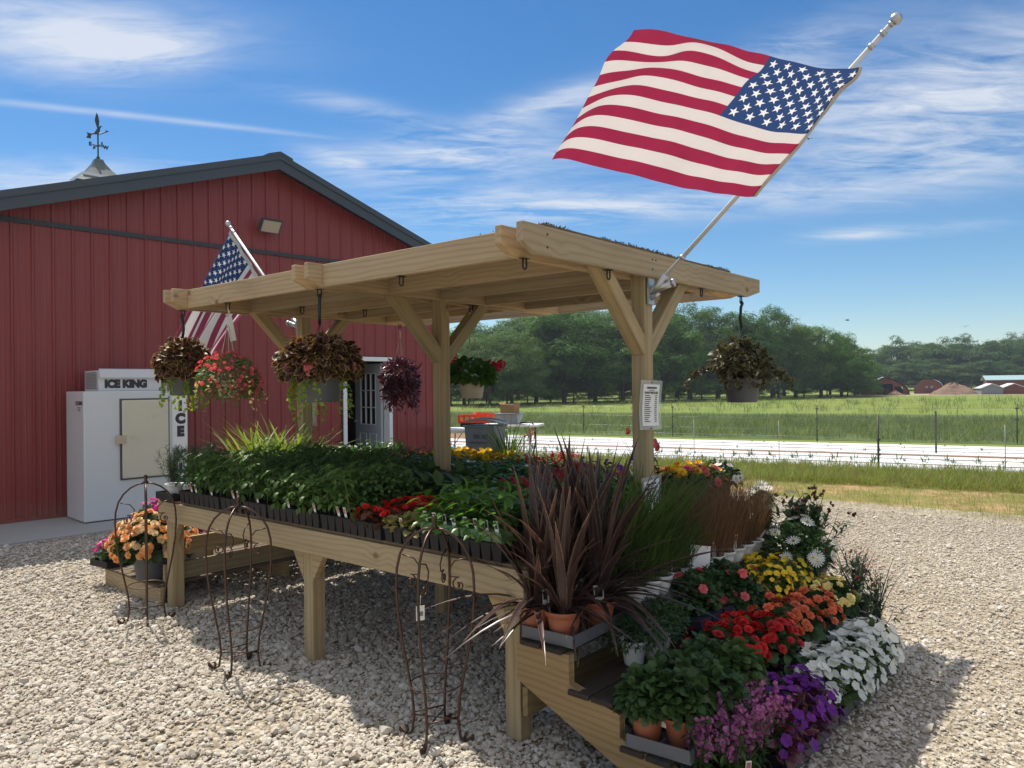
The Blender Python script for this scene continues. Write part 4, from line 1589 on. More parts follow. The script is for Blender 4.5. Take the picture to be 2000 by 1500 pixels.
def tomato(parent, h):
    "feathery compound leaves drooping from upright stems"
    P, D, N_, Z, st = [], [], [], [], PM()
    for i in range(4):
        for j in range(8):
            hh = h * random.uniform(.55, 1.18)
            x0, y0 = (i + .5) * PW / 4 - PW / 2 + random.uniform(-.012, .012), (j + .5) * PL / 8 - PL / 2
            tx, ty = random.uniform(-.18, .18), random.uniform(-.22, .12)
            st.scatter(leaf_t(.03, .02, .2, 3, 'blade'), np.array([[x0, y0, .088]]), frames(np.array([[tx, ty, 1.]]), unit(1)), hh * .95)
            for k in range(8):
                t = .22 + .78 * (k + random.random()) / 8
                a = k * 2.4 + random.uniform(-.5, .5)
                c_ = np.array((x0 + tx * hh * t, y0 + ty * hh * t, .088 + hh * t))
                r_ = np.array((math.cos(a), math.sin(a), random.uniform(.1, .6)))
                sd = np.array((-math.sin(a), math.cos(a), 0))
                L_ = random.uniform(.05, .095) * (1.15 - .5 * t)
                for q in range(4):
                    f = (q + .6) / 4
                    p = c_ + r_ * L_ * f - np.array((0, 0, L_ * .75 * f * f))
                    for s_ in ((-1, 1) if q < 3 else (0,)):
                        P.append(p), D.append(r_ * .6 + sd * s_ * .9 + np.array((0, 0, -.55 * f))), Z.append(random.uniform(.020, .040) * (1.3 if s_ == 0 else 1))
    P, D = np.array(P), np.array(D)
    PM().scatter(leaf_t(.62, .3, .2, 4, 'lobed'), P, frames(D, np.array((0, 0, 1.)) + unit(len(P)) * .35), np.array(Z)).build("foliage", L_TOM, parent)
    st.build("stems", STEM, parent)


def tomato_like(parent, h, n, m=L_TOM, tmpl=T_OVAL, size=.042, droop=.55):
    pm, st = PM(), PM()
    P, D, Z = [], [], []
    for i in range(4):
        for j in range(8):
            hh = h * random.uniform(.72, 1.1)
            x0, y0 = (i + .5) * PW / 4 - PW / 2, (j + .5) * PL / 8 - PL / 2
            for k in range(n):
                t = random.uniform(.25, 1)
                a = random.uniform(0, 6.283)
                r = (.015 + .055 * random.random()) * (1.25 - .5 * t)
                P.append((x0 + r * math.cos(a), y0 + r * math.sin(a), .07 + hh * t - r * .35))
                D.append((math.cos(a) + random.uniform(-.7, .7), math.sin(a) + random.uniform(-.7, .7), random.uniform(-droop, .45)))
    P, D = np.array(P), np.array(D)
    pm.scatter(tmpl, P, frames(D, np.array((0, 0, 1.)) + unit(len(P)) * .45), size * rng.uniform(.6, 1.25, len(P)))
    blades(st, T_FINE, 60, (0, 0, .07), h * .85, .12, .14)
    pm.build("foliage", m, parent)
    st.build("stems", STEM, parent)


def carpet(parent, n, z, m, tmpl, size, spread=.5, thick=.06):
    pm = PM()
    x, y = rnd(n, -PW / 2 - .01, PW / 2 + .01), rnd(n, -PL / 2 - .01, PL / 2 + .01)
    P = np.stack([x, y, z + rng.uniform(-thick, thick * .6, n)], 1)
    D = unit(n) * np.array((1, 1, .5))
    pm.scatter(tmpl, P, frames(D, np.array((0, 0, 1.)) + unit(n) * spread), size * rng.uniform(.55, 1.25, n))
    pm.build("foliage", m, parent)


def blooms(parent, n, z, m, tmpl, size, thick=.02, eye=False):
    P = np.stack([rnd(n, -PW / 2, PW / 2), rnd(n, -PL / 2, PL / 2), z + rnd(n, -thick, thick)], 1)
    fr_ = facing(np.array((0, -.15, 1.)) + unit(n) * .65)
    s_ = size * rng.uniform(.75, 1.2, n)
    flowers(parent, tmpl, P, fr_, s_, m)


def flat(kind):
    t = thing("seedling_tray", "x", "plant tray", (0, 0, -5))
    if kind.startswith("tomato"):
        cells(t)
        tomato(t, {'tomato1': .25, 'tomato2': .21, 'tomato3': .285}[kind])
        for x in (-.07, .03, .09):
            if random.random() < .35:
                ptag(t, x, -PL / 2 + .012, .088, 0, .06)
    elif kind == 'pepper':
        cells(t)
        tomato_like(t, .22, 17, L_PEP, T_OVAL, .062, .35)
    elif kind == 'greenpot':
        cells(t, BLACKP, GREENP)
        tomato_like(t, .235, 17, L_PEP, T_OVAL, .066, .4)
        for i in range(4):
            ptag(t, (i + .5) * PW / 4 - PW / 2 + random.uniform(-.01, .01), -PL / 2 + .012, .133, 0, .058, .024, INK)
    elif kind == 'squash':
        cells(t)
        carpet(t, 150, .19, L_MID, T_WIDE, .095, .55, .07)
        pm = PM()
        blades(pm, T_FINE, 70, (0, 0, .07), .15, .14, .2)
        pm.build("stems", STEM, t)
    elif kind == 'bronze':
        cells(t)
        carpet(t, 420, .115, L_BRONZE, T_WIDE, .045, .6, .045)
        blooms(t, 46, .145, P_RED, F_ROSE, .040)
    elif kind == 'blush':
        cells(t)
        carpet(t, 430, .115, L_YEL, T_WIDE, .045, .6, .045)
        ptag(t, .0, -PL / 2 + .012, .088, 0, .05)
    elif kind == 'salvia':
        cells(t)
        tomato_like(t, .17, 16, L_DARK, T_OVAL, .045)
        pm = PM()
        for i in range(26):
            x, y = random.uniform(-PW / 2, PW / 2), random.uniform(-PL / 2, PL / 2)
            k = 16
            P = np.stack([x + rnd(k, -.009, .009), y + rnd(k, -.009, .009), .21 + np.linspace(0, .07, k)], 1)
            pm.scatter(T_OVAL, P, frames(unit(k) + np.array((0, 0, .3)), unit(k)), .022)
        pm.build("flowers", P_CRIM, t)
    elif kind == 'mixed':
        cells(t)
        tomato_like(t, .18, 18, L_GREY, T_OVAL, .042)
        blooms(t, 14, .235, P_PURP, F_FIVE, .032, .03)
    elif kind == 'green':
        cells(t)
        tomato_like(t, .19, 20, L_DARK, T_OVAL, .046)
        blooms(t, 10, .25, P_WHITE, F_FIVE, .026, .02)
    elif kind == 'pink':
        cells(t)
        tomato_like(t, .15, 18, L_MID, T_LANCE, .05)
        blooms(t, 70, .20, P_PINK, F_FIVE, .042, .03)
    elif kind == 'yellow':
        cells(t)
        tomato_like(t, .17, 18, L_MID, T_LANCE, .045)
        blooms(t, 80, .225, P_YEL, F_MARI, .055, .035)
    elif kind == 'chive':
        cells(t)
        pm = PM()
        for i in range(4):
            for j in range(8):
                blades(pm, T_FINE, 16, ((i + .5) * PW / 4 - PW / 2, (j + .5) * PL / 8 - PL / 2, .07), .30, .015, .16)
        pm.build("foliage", L_GRASS, t)
    elif kind == 'lemon':
        cells(t)
        pm = PM()
        for i in range(4):
            for j in range(8):
                blades(pm, leaf_t(.045, .55, .1, 6, 'blade'), 9, ((i + .5) * PW / 4 - PW / 2, (j + .5) * PL / 8 - PL / 2, .07), .52, .02, .34)
        pm.build("foliage", L_LEMON, t)
    elif kind == 'lime':
        cells(t)
        tomato_like(t, .24, 18, L_PEP, T_OVAL, .065, .3)
    return t


NAMEK = {'tomato1': 'tomato seedlings', 'tomato2': 'tomato seedlings', 'tomato3': 'tomato seedlings', 'pepper': 'glossy pepper seedlings', 'greenpot': 'pepper plants in small green pots',
         'squash': 'broad leaved squash seedlings', 'bronze': 'red begonias with bronze leaves', 'blush': 'flowerless yellowish begonias', 'salvia': 'dark leaves with crimson flower spikes',
         'mixed': 'grey green leaves dotted with purple flowers', 'green': 'dark leaves dotted with small white flowers', 'pink': 'small pink flowers', 'yellow': 'yellow marigolds', 'chive': 'thin upright chives',
         'lemon': 'tall pale lemon grass', 'lime': 'bright glossy leafy seedlings'}
GRID = [
    ['', 'tomato1', 'tomato3', 'tomato1', 'tomato3', 'tomato2', 'tomato2', 'tomato1', 'bronze', 'blush', 'greenpot', 'greenpot'],
    ['lemon', 'tomato3', 'tomato1', 'tomato3', 'tomato1', 'tomato2', 'squash', 'squash', 'squash', 'pepper', 'salvia', 'pepper'],
    ['lime', 'lime', 'chive', 'tomato2', 'pepper', 'pepper', 'green', 'pepper', 'green', 'salvia', 'mixed', 'green'],
    ['lime', 'pink', 'pink', 'yellow', 'yellow', 'yellow', 'green', 'salvia', 'green', 'mixed', 'pink', 'yellow']]
WHERE = ['in the front row', 'in the second row', 'in the third row', 'in the back row']
NEAR = ['nearest the camera'] + [q + ' from the near end' for q in ('second', 'third', 'fourth', 'fifth', 'sixth', 'seventh', 'eighth', 'ninth', 'tenth', 'eleventh')]
ORD = ['leftmost', 'second', 'third', 'fourth', 'fifth', 'sixth', 'seventh', 'eighth', 'ninth', 'tenth', 'eleventh', 'last']
for r_ in range(4):
    for c_ in range(12):
        k = GRID[r_][c_]
        if not k:
            continue
        a = -TL + .02 + (c_ + .5) * .2755 - .02
        bb = -.10 + PL / 2 + r_ * .568 + random.uniform(-.008, .01)
        if r_ in (1, 2):
            pass
        lab = f"tray of {NAMEK[k]}, {ORD[c_]} from left {WHERE[r_]}".replace("leftmost from left", "leftmost")
        loc, rz = S(a, bb, TZ + .0185), -TH + random.uniform(-.02, .02)
        if k not in FLATS:
            FLATS[k] = o = flat(k)
            o.location, o.rotation_euler = loc, (0, 0, rz)
            o['label'] = lab
        else:
            o = copy_tree(FLATS[k], None, loc, rz, lab)
        o['group'] = 'trays of young plants on the wooden table'


# ---- plants in pots
def potted(name, label, cat, loc, group, rz=None, kind='herb', pr=.075, ph=.13, pm_=WHITEP, **kw):
    t = thing(name, label, cat, loc, random.uniform(0, 6.28) if rz is None else rz, group)
    pot(t, pr, ph, pm_)
    z = ph * .87
    g = kw.get
    pm = PM()
    if kind == 'rosemary':
        for i in range(24):
            a, l = random.uniform(0, 6.28), abs(random.gauss(0, .26))
            d = np.array((math.cos(a) * math.sin(l), math.sin(a) * math.sin(l), math.cos(l)))
            k = 62
            tt = np.linspace(.1, 1, k) * random.uniform(.18, .30)
            P = d[None] * tt[:, None] + np.array((0, 0, z)) + np.array((random.uniform(-.03, .03), random.uniform(-.03, .03), 0))
            pm.scatter(T_NEED, P, frames(unit(k) * .9 + d * .9, unit(k)), .042)
        pm.build("foliage", L_ROSEM, t)
    elif kind == 'sword':
        H = g('h', .75)
        for n, ln, lo, sz, dr in ((18, .36, .55, H, .10), (15, .74, .45, H * .88, .30), (11, 1.15, .5, H * .70, .55)):
            blades(pm, leaf_t(.078 if ln < 1 else .066, dr, .18, 8, 'blade'), n, (0, 0, z), sz, .03, ln * .5, lo)
        n = 15
        a_ = rnd(n, 0, 6.283)
        d_ = np.stack([np.cos(a_), np.sin(a_), rng.uniform(.30, 1.0, n)], 1)
        nr_ = np.stack([-np.cos(a_) * .3, -np.sin(a_) * .3, np.ones(n)], 1)
        pm.scatter(leaf_t(.075, .80, .18, 8, 'blade'), np.repeat([[0, 0, z]], n, 0), frames(d_, nr_), .46 * rng.uniform(.6, 1.05, n))
        pm.build("foliage", L_SWORD, t)
        ptag(t, pr * .6, -pr * .5, z + .02, .6, .075, .042, INK, .1)
    elif kind == 'grass':
        blades(pm, leaf_t(.022, .5, .1, 6, 'blade'), g('n', 120), (0, 0, z), g('h', .6), .045, g('lean', .3))
        pm.build("foliage", g('lm', L_GRASS), t)
    elif kind == 'sedge':
        blades(pm, leaf_t(.0075, .28, .1, 5, 'blade'), 210, (0, 0, z), g('h', .46), .05, .20, .5)
        pm.build("foliage", L_BROWNG, t)
    elif kind in ('mound', 'herb'):
        r, hh = g('r', .14), g('h', .14)
        pos, fr_, d = mound(g('n', 420), r, hh, (0, 0, z + hh * .2), .45, g('llow', -.25))
        pm.scatter(g('leaf', T_OVAL), pos, fr_, g('ls', .04) * rng.uniform(.6, 1.25, len(pos)))
        pm.build("foliage", g('lm', L_DARK), t)
        if g('fm'):
            fm = PM()
            pos, fr_ = over(g('fn', 40), r, hh, (0, 0, z + hh * .22), g('low', .1), k=g('fk', 1.15))
            flowers(t, g('ft', F_FIVE), pos, fr_, g('fs', .045) * rng.uniform(.75, 1.2, len(pos)), g('fm'))
            if g('eye'):
                e_ = PM()
                e_.scatter(F_EYE, pos + fr_[:, :, 2] * .004, fr_, g('fs', .045) * 1.3)
                e_.build("flower_eyes", SPIKE_Y, t)
    elif kind == 'spike':
        H, n = g('h', .34), g('n', 26)
        fm = PM()
        for i in range(n):
            a, l = random.uniform(0, 6.28), abs(random.gauss(0, g('lean', .3)))
            d = np.array((math.cos(a) * math.sin(l), math.sin(a) * math.sin(l), math.cos(l)))
            hh = H * random.uniform(.65, 1.1)
            k = g('lk', 18)
            tt = rng.uniform(.05, .85, k) * hh
            P = d[None] * tt[:, None] + np.array((0, 0, z))
            pm.scatter(g('leaf', T_LANCE), P, frames(unit(k) + d * .6, np.array((0, 0, 1.)) + unit(k) * .3), g('ls', .05) * rng.uniform(.7, 1.2, k))
            q = PM
            pm.scatter(T_FINE, np.array([[0, 0, z]]), frames(d[None], unit(1)), hh * 1.05)
            if g('fm') and random.random() < g('fp', 1.):
                if g('daisy'):
                    P = (d * hh * 1.05 + np.array((0, 0, z)))[None]
                    fr_ = facing(d[None] + unit(1) * .4)
                    flowers(t, F_DAISY, P, fr_, np.array([g('fs', .07)]), g('fm'))
                else:
                    k = g('fk', 14)
                    tt = np.linspace(g('f0', .55), 1.05, k) * hh
                    P = d[None] * tt[:, None] + np.array((0, 0, z)) + rnd((k, 3), -.010, .010)
                    fm.scatter(F_FIVE if g('fs', .02) > .016 else T_OVAL, P, facing(unit(k) + d * .3), g('fs', .022) * rng.uniform(.7, 1.2, k))
        pm.build("foliage", g('lm', L_MID), t)
        if fm.V:
            fm.build("flowers", g('fm'), t)
    if g('tag'):
        ptag(t, pr * .75 * math.cos(g('tag')), pr * .75 * math.sin(g('tag')), z + .03, random.uniform(-.5, .5), .07, .022)
    return t


def carry_tray(label, a, bb, z, la, lb, rz=0, m=TRAYG, cat="carrying tray"):
    b = MB()
    b.box(-la / 2, -lb / 2, 0, la / 2, lb / 2, .006)
    for x0, y0, x1, y1 in ((-la / 2, -lb / 2, la / 2, -lb / 2 + .005), (-la / 2, lb / 2 - .005, la / 2, lb / 2), (-la / 2, -lb / 2, -la / 2 + .005, lb / 2), (la / 2 - .005, -lb / 2, la / 2, lb / 2)):
        b.box(x0, y0, .006, x1, y1, .052)
    nb = max(2, int(lb / .11))
    for i in range(1, nb):
        y = -lb / 2 + lb * i / nb
        b.box(-la / 2 + .006, y - .003, .006, la / 2 - .006, y + .003, .042)
    b.box(-.003, -lb / 2 + .006, .006, .003, lb / 2 - .006, .041)
    o = b.build("carrying_tray", m, loc=S(a, bb, z), rot=(0, 0, -TH + rz))
    return tag(o, label, cat, "plastic trays under the potted plants")


TT = TZ + .0185
G1 = 'rosemary pots on the table corner'
carry_tray("empty black plastic tray under the white rosemary pots at the table's left corner", -TL + .04, .15, TT, .27, .50, 0, BLACKP)
potted("potted_rosemary", "rosemary in a white pot, nearest the table's left front corner", "potted plant", S(-1.66, .0, TT + .006), G1, kind='rosemary', pr=.062, ph=.10)
potted("potted_rosemary", "rosemary in a white pot, just behind another at the table corner", "potted plant", S(-1.55, .07, TT + .006), G1, kind='rosemary', pr=.062, ph=.10)
potted("potted_rosemary", "third rosemary in a white pot, farthest from the table front", "potted plant", S(-1.62, .24, TT + .006), G1, kind='rosemary', pr=.062, ph=.10)

# right end of the stand, step by step (T1 is the highest)
T1, T2, T3, T4 = .500, .345, .185, .0
G2 = 'purple sword leaved plants on the top step'
carry_tray("grey tray holding the terracotta pots of purple sword leaved plants", 1.875, .16, T1 + .001, .27, .50, .05)
for i, (a, bb, h, lab) in enumerate(((1.775, -.02, .66, "nearest the corner post leg"), (1.92, -.01, .56, "hanging over the front of the step"), (1.80, .17, .80, "tall one in the middle of the group"), (1.95, .21, .72, "behind the overhanging one, outer side"), (1.84, .36, .80, "tallest, at the back of the group"))):
    potted("sword_leaved_plant", "purple bronze sword leaved plant in terracotta pot, " + lab, "potted plant", S(a, bb, T1 + .008), G2, kind='sword', pr=.078, ph=.125, pm_=TERRAP, h=h)
G3 = 'grasses in white pots on the top step'
carry_tray("grey tray carrying the row of green grasses in white pots", 1.875, .80, T1 + .001, .27, .58, 0)
for i, bb in enumerate((.58, .70, .82, .94, 1.06)):
    for j, a in enumerate((1.93, 1.80)):
        potted("potted_grass", ["low grass in white pot at step edge", "tall grass in white pot beside the table"][j] + f", {NEAR[i]} of its row", "potted plant", S(a, bb, T1 + .008), G3,
               kind='grass', pr=.058, ph=.115, h=(.34, .60)[j], n=(80, 110)[j], lean=.2)
carry_tray("dark tray carrying the bronze sedges in white pots", 1.875, 1.62, T1 + .001, .27, .90, 0, BLACKP)
for i, bb in enumerate((1.26, 1.42, 1.56, 1.70, 1.84, 1.98)):
    for j, a in enumerate((1.94, 1.81)):
        potted("potted_sedge", ["bronze sedge in white pot at step edge", "bronze sedge in white pot beside the table"][j] + f", {NEAR[i]} of its row", "potted plant", S(a, bb, T1 + .008), 'bronze sedges in white pots',
               kind='sedge', pr=.058, ph=.11, h=.46, tag=(R(-100) if j == 0 and i % 2 else None))
b = MB()
b.addf([(-.055, -.001, 0), (.055, -.001, 0), (.055, -.001, .13), (-.055, -.001, .13), (-.055, .001, 0), (.055, .001, 0), (.055, .001, .13), (-.055, .001, .13)], [(0, 1, 2, 3), (4, 7, 6, 5), (0, 4, 5, 1), (1, 5, 6, 2), (2, 6, 7, 3), (3, 7, 4, 0)])
o = b.build("blank_card", PAPER, loc=S(1.98, 1.15, T1 + .09), rot=(R(-8), R(6), -TH + R(40)))
tag(o, "blank white card standing between the green grasses and the bronze sedges", "card")
G4 = 'white and pink flowered plants at the far end of the steps'
potted("shasta_daisy", "tall white daisies in a dark pot at the far end of the top step", "potted plant", S(1.90, 2.22, T1), G4, kind='spike', pr=.085, ph=.16, pm_=DGREYP, h=.27, n=26, lean=.26, fm=P_WHITE, daisy=True, fs=.085, fp=.6, lk=30, ls=.07, lm=L_DARK)
potted("shasta_daisy", "tall white daisies in a dark pot, lower and nearer the road", "potted plant", S(2.10, 2.30, T2), G4, kind='spike', pr=.085, ph=.16, pm_=DGREYP, h=.37, n=26, lean=.26, fm=P_WHITE, daisy=True, fs=.08, fp=.35, lk=34, ls=.07, lm=L_DARK)
potted("bushy_daisy", "bushy plant with a cluster of large white daisies in front", "potted plant", S(2.20, 2.02, T2), G4, kind='mound', pr=.09, ph=.15, pm_=DGREYP, r=.20, h=.22, n=800, lm=L_DARK, ls=.045, fm=P_WHITE, ft=F_DAISY, fn=34, fs=.075, eye=True, low=.0)
potted("bushy_daisy", "dark bushy plant with brown buds behind the large white daisies", "potted plant", S(2.20, 2.32, T2), G4, kind='spike', pr=.09, ph=.15, pm_=DGREYP, h=.42, n=34, lean=.38, fm=L_BRONZE, fs=.02, fk=5, f0=1.0, lk=24, ls=.05, lm=L_DARK)
potted("potted_pink_spires", "pink flowered loose plant in a black pot standing at the far outer corner", "potted plant", S(2.52, 2.10, T3 - .02), G4, kind='spike', pr=.075, ph=.17, pm_=BLACKP, h=.36, n=24, lean=.30, fm=P_PINK, fs=.015, fk=2, f0=.98, lk=22, ls=.036, lm=L_GREY)
potted("potted_pink_spires", "pink flowered loose plant nearest the road, on the ground tray", "potted plant", S(2.66, 1.98, .01), G4, kind='spike', pr=.075, ph=.17, pm_=BLACKP, h=.40, n=26, lean=.30, fm=P_PINK, fs=.015, fk=2, f0=.98, lk=22, ls=.036, lm=L_GREY)
# second step
G5 = 'herbs and small flowers on the second step'
for i, (a, bb) in enumerate(((2.08, .30), (2.10, .44), (2.06, .58))):
    potted("potted_herb", "feathery dark green herb in a white pot, second step, " + ["nearest the camera", "middle of three", "next to the blue empty tray"][i], "potted plant", S(a, bb, T2), G5, kind='herb', pr=.058, ph=.11, r=.13, h=.11, n=800, ls=.026, lm=L_DARK, leaf=T_LANCE)
carry_tray("empty dark blue cell tray on the second step behind the red begonias", 2.16, .86, T2 + .001, .20, .46, 0, NAVYP)
for i in range(3):
    b = MB()
    b.frustum(0, 0, 0, .11, .042, .042, .055, .055)
    o = b.build("empty_pot", NAVYP, loc=S(2.20, .72 + .13 * i, T2 + .008), rot=(0, R(-14), -TH))
    tag(o, "empty dark blue square pot tilted in its tray, " + ["nearest the camera", "middle of three", "farthest of three"][i], "plant pot", "empty blue pots")
for i, (a, bb) in enumerate(((2.05, .92), (2.07, 1.08), (2.06, 1.24), (2.16, 1.18))):
    potted("pink_verbena", "trailing plant with scattered deep pink flowers, " + ["nearest", "second", "third", "outer one"][i] + " behind the blue tray", "potted plant", S(a, bb, T2), G5, kind='mound', pr=.06, ph=.11, pm_=BLACKP, r=.14, h=.15, n=620, ls=.036, lm=L_DARK, leaf=T_LOBE, fm=P_PINK, fn=7, fs=.046, ft=F_ROSE, fk=1.2)
for i, (a, bb) in enumerate(((2.06, 1.42), (2.10, 1.60), (2.06, 1.78), (2.20, 1.50), (2.22, 1.68), (2.20, 1.84))):
    potted("yellow_viola", "yellow violas in a black pot, " + ["near inner", "middle inner", "far inner", "near outer", "middle outer", "far outer"][i] + " one of the six", "potted plant", S(a, bb, T2), 'pots of yellow violas', kind='mound', pr=.06, ph=.10, pm_=BLACKP, r=.125, h=.11, n=380, ls=.03, lm=L_MID, fm=P_YEL, fn=52, fs=.036, low=-.1, fk=1.22)
# third step
G6 = 'begonias on the third step'
for i, (a, bb, c) in enumerate(((2.28, .66, 'r'), (2.34, .82, 'r'), (2.27, .94, 'r'), (2.43, .98, 'r'), (2.35, 1.16, 'o'), (2.30, 1.32, 'o'), (2.42, 1.36, 'o'), (2.33, 1.52, 'o'), (2.44, 1.60, 'o'), (2.34, 1.84, 'y'), (2.43, 1.93, 'y'))):
    nm = {'r': 'bright red', 'o': 'coral orange', 'y': 'pale yellow'}[c]
    pl = ["nearest the camera", "second from the camera", "tucked inside", "outermost of the red ones", "next to the red ones", "inner side by the violas", "outer side over the white flowers", "far inner side", "far outer side", "inner one", "outer one"][i]
    potted("begonia", f"{nm} begonia in black pot, third step, {pl}", "potted plant", S(a, bb, T3), G6, kind='mound', pr=.065, ph=.11, pm_=BLACKP, r=.115, h=.12, n=130, ls=.06, lm=L_DARK, leaf=T_LOBE, fk=1.32,
           fm={'r': P_RED, 'o': P_CORAL, 'y': P_CREAM}[c], fn={'r': 62, 'o': 58, 'y': 55}[c], fs=.047, ft=F_ROSE, low=.05)
G7 = 'scented geraniums on the third step'
carry_tray("crumpled grey tray under the terracotta pots of scented geraniums", 2.40, .19, T3 + .001, .27, .58, .08)
for i, (a, bb, r) in enumerate(((2.34, -.03, .10), (2.46, .02, .12), (2.34, .20, .12), (2.47, .24, .13), (2.36, .42, .12), (2.48, .46, .12))):
    t = potted("scented_geranium", "lobed green geranium in terracotta pot, " + ["inner one nearest the camera", "outer one nearest the camera, with a white label", "inner middle one", "outer middle one", "inner far one", "outer far one beside the red begonias"][i], "potted plant", S(a, bb, T3 + .008), G7,
               kind='mound', pr=.068, ph=.12, pm_=TERRAP, r=r, h=.14, n=380, ls=.045, lm=(L_MID if i in (1, 5) else L_DARK), leaf=T_LOBE, llow=.05)
    if i == 1:
        ptag(t, -.045, -.045, .10, 0, .085, .045, plain("blue_green_print", (.12, .32, .34), .5, var=.6, scale=60), .05)
        t.rotation_euler[2] = -TH
# lowest trays on the gravel
for i, bb in enumerate((.15, .72, 1.29, 1.80)):
    carry_tray(f"ground tray at the foot of the steps, {NEAR[i]}", 2.63, bb, .012, .24, .54 if i < 3 else .46, 0, TRAYG)
G8 = 'low flowers in the ground trays'
for i, (a, bb) in enumerate(((2.60, 1.02), (2.68, 1.10), (2.58, 1.20), (2.69, 1.28), (2.58, 1.38), (2.68, 1.46), (2.58, 1.55), (2.69, 1.63), (2.60, 1.72), (2.69, 1.80), (2.60, 1.90))):
    potted("white_impatiens", f"white impatiens in a ground tray, {NEAR[i]} along the row", "potted plant", S(a, bb, .02), G8, kind='mound', pr=.05, ph=.09, pm_=BLACKP, r=.115, h=.13, n=150, ls=.05, lm=L_MID, fm=P_WHITE, fn=58, fs=.053, low=-.1, fk=1.28,
           tag=(R(-30) if i % 3 == 0 else None))
for i, (a, bb) in enumerate(((2.58, .52), (2.68, .60), (2.60, .68), (2.69, .76), (2.60, .84), (2.68, .44))):
    potted("purple_impatiens", "deep purple impatiens in a ground tray, " + ["inner near", "outer near", "inner middle", "outer middle", "inner far, beside the white ones", "outer nearest the camera"][i] + " one", "potted plant", S(a, bb, .02), G8, kind='mound', pr=.05, ph=.09, pm_=BLACKP, r=.11, h=.13, n=150, ls=.055, lm=L_PURPLE if i % 2 else L_DARK, fm=P_PURP, fn=44, fs=.047, low=.0, fk=1.28,
           tag=(R(-30) if i in (1, 3) else None))
for i, (a, bb) in enumerate(((2.56, -.02), (2.67, .06), (2.56, .14), (2.68, .22), (2.57, .30), (2.68, .38), (2.57, .44))):
    potted("lilac_spikes", f"lilac pink flower spikes in a ground tray, {NEAR[i]}", "potted plant", S(a, bb, .02), G8, kind='spike', pr=.05, ph=.09, pm_=BLACKP, h=.25, n=20, lean=.30, fm=P_LILAC, fs=.018, fk=20, f0=.5, lk=12, ls=.045, lm=L_MID,
           tag=(R(-30) if i in (1, 5) else None))

# table corner at the far right and plants among the posts
G9 = 'mixed pots on the far right corner of the table'
for i, (a, bb, kw) in enumerate(((1.48, 1.42, dict(kind='spike', pm_=WHITEP, h=.36, n=12, lean=.3, fm=P_PINK, fs=.05, fk=2, f0=1.0, lk=14, ls=.07, lm=L_DARK)),
                                 (1.42, 1.75, dict(kind='mound', pm_=BLACKP, r=.14, h=.10, lm=L_BRONZE, fm=P_ORANGE, fn=26, fs=.05)),
                                 (1.60, 1.72, dict(kind='mound', pm_=BLACKP, r=.14, h=.11, lm=L_MID, fm=P_HOT, fn=10, fs=.06, ft=F_ROSE)),
                                 (1.58, 2.02, dict(kind='mound', pm_=DGREYP, r=.14, h=.12, lm=L_MID, fm=P_PINK, fn=14, fs=.055, ft=F_ROSE)),
                                 (1.60, 2.24, dict(kind='mound', pm_=BLACKP, r=.13, h=.12, lm=L_DARK, fm=P_WHITE, fn=24, fs=.05)))):
    potted("potted_flower", ["leggy dark leaved plant in a white pot, just behind the corner post", "orange flowers over bronze leaves on the table's right side", "hot pink flowers in a black pot on the table's right side", "pink flowers in a charcoal pot near the table's far corner", "white flowers in a black pot on the table's far right corner"][i], "potted plant", S(a, bb, TT + .001), G9, pr=.075, ph=.13, **kw)
potted("potted_grass", "tall fine green grass standing near the middle of the table's back edge", "potted plant", S(-.18, 2.08, TT + .001), G9, kind='grass', pr=.06, ph=.12, pm_=BLACKP, h=.50, n=110, lean=.22)
potted("potted_grass", "tall fine green grass near the left post at the back", "potted plant", S(-1.0, 1.45, TT + .001), G9, kind='grass', pr=.06, ph=.12, pm_=BLACKP, h=.30, n=60, lean=.2)

# left end
G10 = 'flowers on the low shelves at the left end'
potted("begonia_bowl", "large grey pot of apricot and orange begonias below the table's left corner", "potted plant", S(-1.985, -.02, .166), G10, kind='mound', pr=.155, ph=.235, pm_=GREYP, r=.24, h=.20, n=420, ls=.075, lm=L_DARK, leaf=T_LOBE, fm=P_ORANGE, fn=105, fs=.058, ft=F_ROSE, low=-.2, fk=1.25)
bw = [o for o in bpy.data.objects if o.name.startswith('begonia_bowl')][0]
pos, fr_ = over(60, .24, .20, (0, 0, .245), -.2, k=1.27)
flowers(bw, F_ROSE, pos, fr_, .062 * rng.uniform(.75, 1.2, len(pos)), P_PEACH)
for i, (a, bb) in enumerate(((-2.26, .22), (-2.47, .20), (-2.20, .46), (-2.42, .44))):
    potted("magenta_impatiens", "magenta impatiens on the left shelves, " + ["behind the big begonia pot, inner", "behind the big begonia pot, outer", "farther back, inner", "farther back, outer"][i], "potted plant", S(a, bb, .163), G10, kind='mound', pr=.095, ph=.26, pm_=WHITEP, r=.16, h=.22, n=200, ls=.05, lm=L_MID, fm=P_MAG, fn=40, fs=.055)
carry_tray("black tray of magenta flowers sticking out past the left shelves", -2.72, .06, .164, .27, .40, .1, BLACKP)
for i, (a, bb) in enumerate(((-2.68, -.06), (-2.78, .05), (-2.70, .17))):
    potted("magenta_impatiens", "magenta flowers in the outermost black tray on the left, " + ["nearest", "leftmost", "farthest"][i] + " of three", "potted plant", S(a, bb, .172), G10, kind='mound', pr=.05, ph=.09, pm_=BLACKP, r=.10, h=.10, n=110, ls=.045, lm=L_MID, fm=P_MAG, fn=14, fs=.05)

